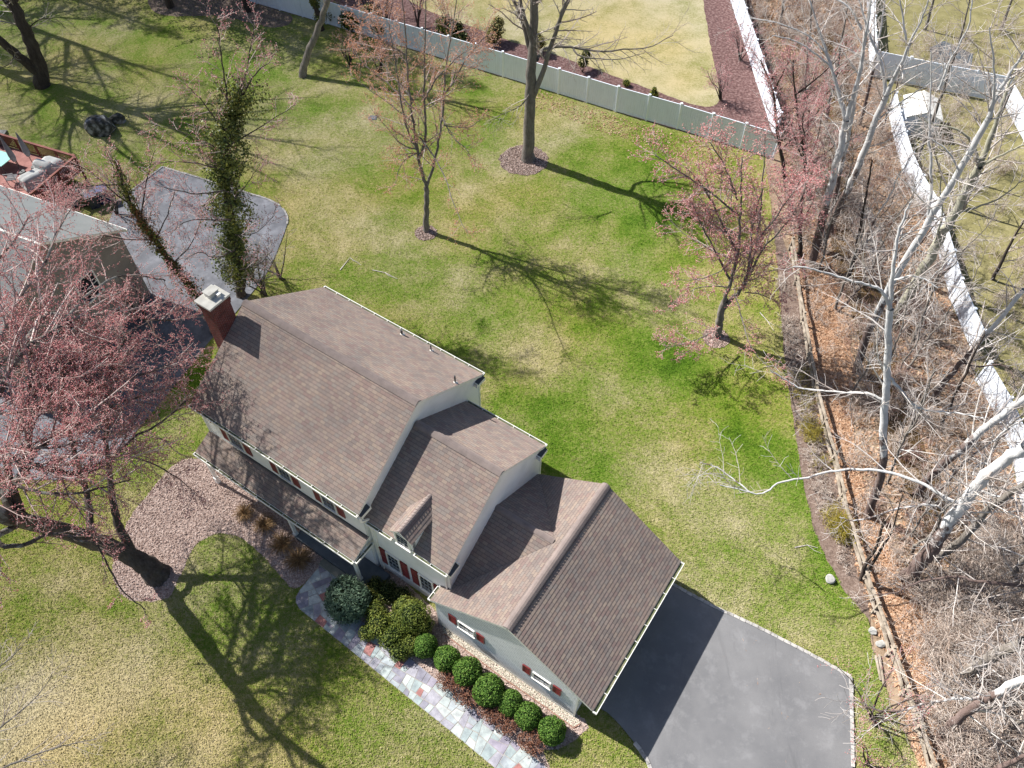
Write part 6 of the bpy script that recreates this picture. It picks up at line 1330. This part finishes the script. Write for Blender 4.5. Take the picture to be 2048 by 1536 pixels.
# slender pale saplings, copied from three kinds
def sapling(seed, h):
    rs = random.Random(seed); pts = [(0, 0, -.1)]; a = rs.uniform(0, 6.28)
    for k in range(1, 7): pts.append((math.cos(a)*.12*k+rs.gauss(0, .12), math.sin(a)*.12*k+rs.gauss(0, .12), h*k/6))
    return make_tree('sapling', None, None, [limb(pts, .075, .02, .2, 22, 2.0)], ['syc', 'bark', 'bark'][seed % 3], 'twigwhite', 400+seed, par=dict(n=[4, 2.6, 1.2], maxl=[.5, 1.2, 2.], up=[.02, .03, .04]), lev=2)[0]
SP = gpx([(1600, 330), (1660, 300), (1770, 260), (1840, 470), (1890, 640), (1960, 800), (2010, 900), (2080, 1100), (2080, 1560), (1880, 1560), (1850, 1330), (1770, 1130), (1700, 900), (1640, 620)])
rs = random.Random(8); sp_ = sample(SP, 30, np.random.default_rng(88))
kinds = [sapling(0, 9.), sapling(1, 7.5), sapling(2, 8.5)]
for i, (x, y) in enumerate(sp_):
    o = kinds[i] if i < 3 else copy_tree(kinds[i % 3]); s_ = rs.uniform(.75, 1.15); o.location = (x, y, 0); o.scale = (s_, s_, s_); o.rotation_euler = (rs.uniform(-.1, .1), rs.uniform(-.05, .22), rs.uniform(0, 6.28))
    tag(o, 'slender bare sapling rising out of the brushwood of the stream valley', 'tree', 'slender saplings in the stream valley')
# undergrowth: brambles and brushwood nobody could count
WOOD = gpx([(1460, -20), (1548, 270), (1560, 320), (1580, 500), (1605, 660), (1625, 800), (1665, 940), (1695, 1090), (1745, 1240), (1800, 1400), (1850, 1560), (2120, 1560), (2120, 1250), (2032, 960), (2002, 850), (1952, 762), (1925, 660), (1880, 520), (1857, 441), (1814, 363), (1776, 225), (1735, 130), (1733, -20)])
LIT = gpx([(1590, 560), (1630, 540), (1672, 660), (1690, 800), (1700, 930), (1740, 1060), (1790, 1180), (1850, 1290), (1900, 1420), (1840, 1460), (1790, 1330), (1745, 1200), (1700, 1060), (1660, 900), (1620, 740)])
RAILC = [(p[0]-.42, p[1]-.1) for p in rp]+[(p[0]+.42, p[1]+.1) for p in reversed(rp)]
def brush(name, lb, poly, nclump, nst, hgt, seed, mat, excl=(), twigs=4, cat='undergrowth', lean=.5):
    rg = np.random.default_rng(seed); rs = random.Random(seed); C = sample(poly, nclump, rg, excl); pl = []
    for (x, y) in C:
        hh = hgt*rs.uniform(.5, 1.2)
        for _ in range(nst):
            a = rs.uniform(0, 6.28); s = rs.random()*lean*hh; h = hh*rs.uniform(.4, 1.0); b_ = (x+rs.gauss(0, .2), y+rs.gauss(0, .2), 0)
            m_ = (b_[0]+math.cos(a)*s*.45+rs.gauss(0, .06), b_[1]+math.sin(a)*s*.45+rs.gauss(0, .06), h*.6); e = (b_[0]+math.cos(a)*s+rs.gauss(0, .1), b_[1]+math.sin(a)*s+rs.gauss(0, .1), h*rs.uniform(.75, 1.))
            pl.append(([b_, m_, e], [.011, .008, .005]))
            for q in range(twigs):
                f = rs.uniform(.3, .95); st = tuple(m_[k]+(e[k]-m_[k])*f for k in range(3)) if f > .5 else tuple(b_[k]+(m_[k]-b_[k])*f*2 for k in range(3)); L = rs.uniform(.25, .7)*min(1, hh*.6); d = vnorm((rs.gauss(0, 1), rs.gauss(0, 1), rs.gauss(.5, .6)))
                m2 = vadd(st, d, L*.5); pl.append(([st, m2, (m2[0]+d[0]*L*.5+rs.gauss(0, .06), m2[1]+d[1]*L*.5+rs.gauss(0, .06), m2[2]+d[2]*L*.4)], [.008, .006, .004]))
    V, Fc = tubes(pl, 3); trimesh(name, V, Fc, mat, kind='stuff', label=lb, cat=cat)
STR = STREAM
brush('undergrowth', 'grey brushwood and fine stems filling the stream valley', WOOD, 640, 12, 1.6, 71, 'brush', [LIT, RAILC])
brush('undergrowth', 'reddish brambles among the grey brushwood by the stream', WOOD, 330, 11, 1.2, 72, 'brushdark', [LIT, RAILC])
brush('undergrowth', 'sparse brush in the leaf litter along the rail fence', LIT, 40, 8, .9, 73, 'brush', [RAILC])
brush('undergrowth', 'thicket of grey twigs in the bottom right corner', gpx([(1830, 1180), (1900, 1120), (2060, 1060), (2100, 1560), (1900, 1560), (1860, 1400)]), 260, 15, 2.6, 74, 'brush', lean=.8)
brush('undergrowth', 'twiggy growth over the rough grass by the right edge', gpx([(1800, 60), (2060, 60), (2080, 900), (2010, 800), (1960, 700), (1900, 540), (1870, 430), (1820, 330), (1790, 200)]), 200, 11, 1.7, 75, 'brush')
strip = gpx([(1556, 560), (1582, 540), (1604, 700), (1640, 880), (1680, 1040), (1735, 1210), (1715, 1215), (1665, 1080), (1620, 960), (1596, 830), (1575, 700)])
brush('undergrowth', 'low shrubby growth in the mulch against the rail fence', strip, 80, 12, .7, 76, 'brush', [RAILC])
brush('forsythia', 'yellow budding forsythia stems along the rail fence', gpx([(1590, 760), (1610, 750), (1650, 900), (1655, 960), (1620, 900)]) , 14, 14, 1.2, 77, 'yellowbuds', [RAILC], cat='forsythia')
brush('forsythia', 'yellow budding forsythia stems beside the rail fence opposite the pale rock', gpx([(1660, 1040), (1685, 1040), (1735, 1150), (1710, 1155)]), 16, 15, 1.2, 78, 'yellowbuds', [RAILC], cat='forsythia')
# ground litter, chips, grass
def scatter(name, lb, poly, n, size, mat, seed, cat, excl=(), z=.02, up=1.2, sq=1., zr=.03):
    rg = np.random.default_rng(seed); p = sample(poly, n, rg, excl); V, Fc = rand_tris(np.c_[p, z+rg.uniform(0, zr, n)], size, rg, up, sq); trimesh(name, V, Fc, mat, kind='stuff', label=lb, cat=cat)
scatter('leaf_litter', 'orange brown fallen leaves along the rail fence and stream bank', leafbed, 52000, .15, 'leaf', 81, 'leaves', [STR])
scatter('leaf_litter', 'scattered brown leaves under the brushwood', WOOD, 26000, .14, 'leaf', 82, 'leaves', [STR, leafbed])
scatter('leaf_litter', 'pale dry leaves blown against the foot of the long fence', gpx([(1080, 180), (1250, 238), (1400, 285), (1520, 330), (1500, 360), (1380, 320), (1220, 270), (1060, 210)]), 1500, .11, 'leaf', 83, 'leaves')
scatter('mulch_chips', 'pale wood chips of the front bed', bed1, 15000, .07, 'chips', 84, 'mulch chips', up=.8, z=.025)
scatter('mulch_chips', 'wood chips between the path and the garage', bed2, 6000, .07, 'chips', 85, 'mulch chips', up=.8, z=.025)
for i, rg_ in enumerate(RINGS): scatter('mulch_chips', ['wood chips in the large ring under the tall grey tree', 'wood chips in the small ring under the young maple', 'wood chips in the ring under the rose budding tree'][i], rg_, [2600, 700, 700][i], .07, 'chips', 86+i, 'mulch chips', up=.8, z=.025)
house_fp = [tuple((HO+DA*a+DB*b_)[:2]) for a, b_ in ((-14, .5), (-4, .5), (-4, .6), (0, .6), (0, 0), (7.1, 0), (7.1, 7.4), (0, 7.4), (0, 7.7), (-4, 7.7), (-4, 9), (-14, 9))]
view = gpx([(-40, -20), (2088, -20), (2088, 1560), (-40, 1560)])
nlawn = 330000; rg = np.random.default_rng(91); dens = []
# more blades near the camera where they show
A_ = np.array([np.r_[rg.uniform(0, 2048), rg.uniform(0, 1536)] for _ in range(1)])
px = rg.uniform((-30, -20), (1860, 1560), (int(nlawn*1.9), 2))
W_ = FW[None]*F+RI[None]*(px[:, :1]-1024)-UP[None]*(px[:, 1:]-768); Pw_ = CAMP[:2]+W_[:, :2]*(-H/W_[:, 2:3])
k = inpoly(Pw_, LAWN)
for e in [drv, NDRV, bed1, bed2, PATH, house_fp]+RINGS: k &= ~inpoly(Pw_, e)
Pw_ = Pw_[k][:nlawn]
V, Fc = rand_tris(np.c_[Pw_, np.full(len(Pw_), .02)+rg.uniform(0, .04, len(Pw_))], .07, rg, .6, .5); trimesh('grass', V, Fc, 'tuft', kind='stuff', label='short mixed green and straw grass of the lawn', cat='grass')
scatter('leaf_litter', 'stray dry leaves lying on the front driveway and its edge', gpx([(1340, 1180), (1700, 1355), (1705, 1530), (1560, 1530)]), 90, .10, 'leaf', 95, 'leaves', z=.06)
# fallen twigs on the lawn
rs = random.Random(5)
for i, (a, m_, b_, lb) in enumerate((((680, 540), (700, 515), (722, 530), 'pale fallen twig on the lawn right behind the house roof ridge'), ((1590, 1095), (1615, 1090), (1636, 1096), 'pale fallen twig at the lawn edge above the pale rock'), ((1520, 625), (1535, 642), (1548, 662), 'curved pale twig on the lawn right of the rose budding tree'), ((745, 540), (770, 545), (795, 558), 'long pale fallen twig on the lawn below the young maple'))):
    P = [tuple(G(*q, .04)) for q in (a, m_, b_)]; o0 = P[0]; pl = [([tuple(p[k]-o0[k] for k in range(3)) for p in P], [.03, .022, .012])]
    e = pl[0][0][1]; pl.append(([e, (e[0]+.25, e[1]-.3, e[2]+.03), (e[0]+.6, e[1]-.45, e[2]+.02)], [.014, .01, .006]))
    V, Fc = tubes(pl, 4); o = trimesh('fallen_twig', V, Fc, 'twigwhite', label=lb, cat='twig', group='fallen twigs on the lawn'); o.location = o0
# reclaim: drain cover on the lawn
dc_ = G(745, 236); mb = MB(); mb.box(-.3, .3, -.25, .25, 0, .05); mb.box(-.24, .24, -.19, .19, .05, .065); o = mb.build('drain_cover', 'bluestone', None, label='small dark drain cover set in the lawn left of the young maple', cat='drain cover'); o.location = (dc_[0], dc_[1], 0)
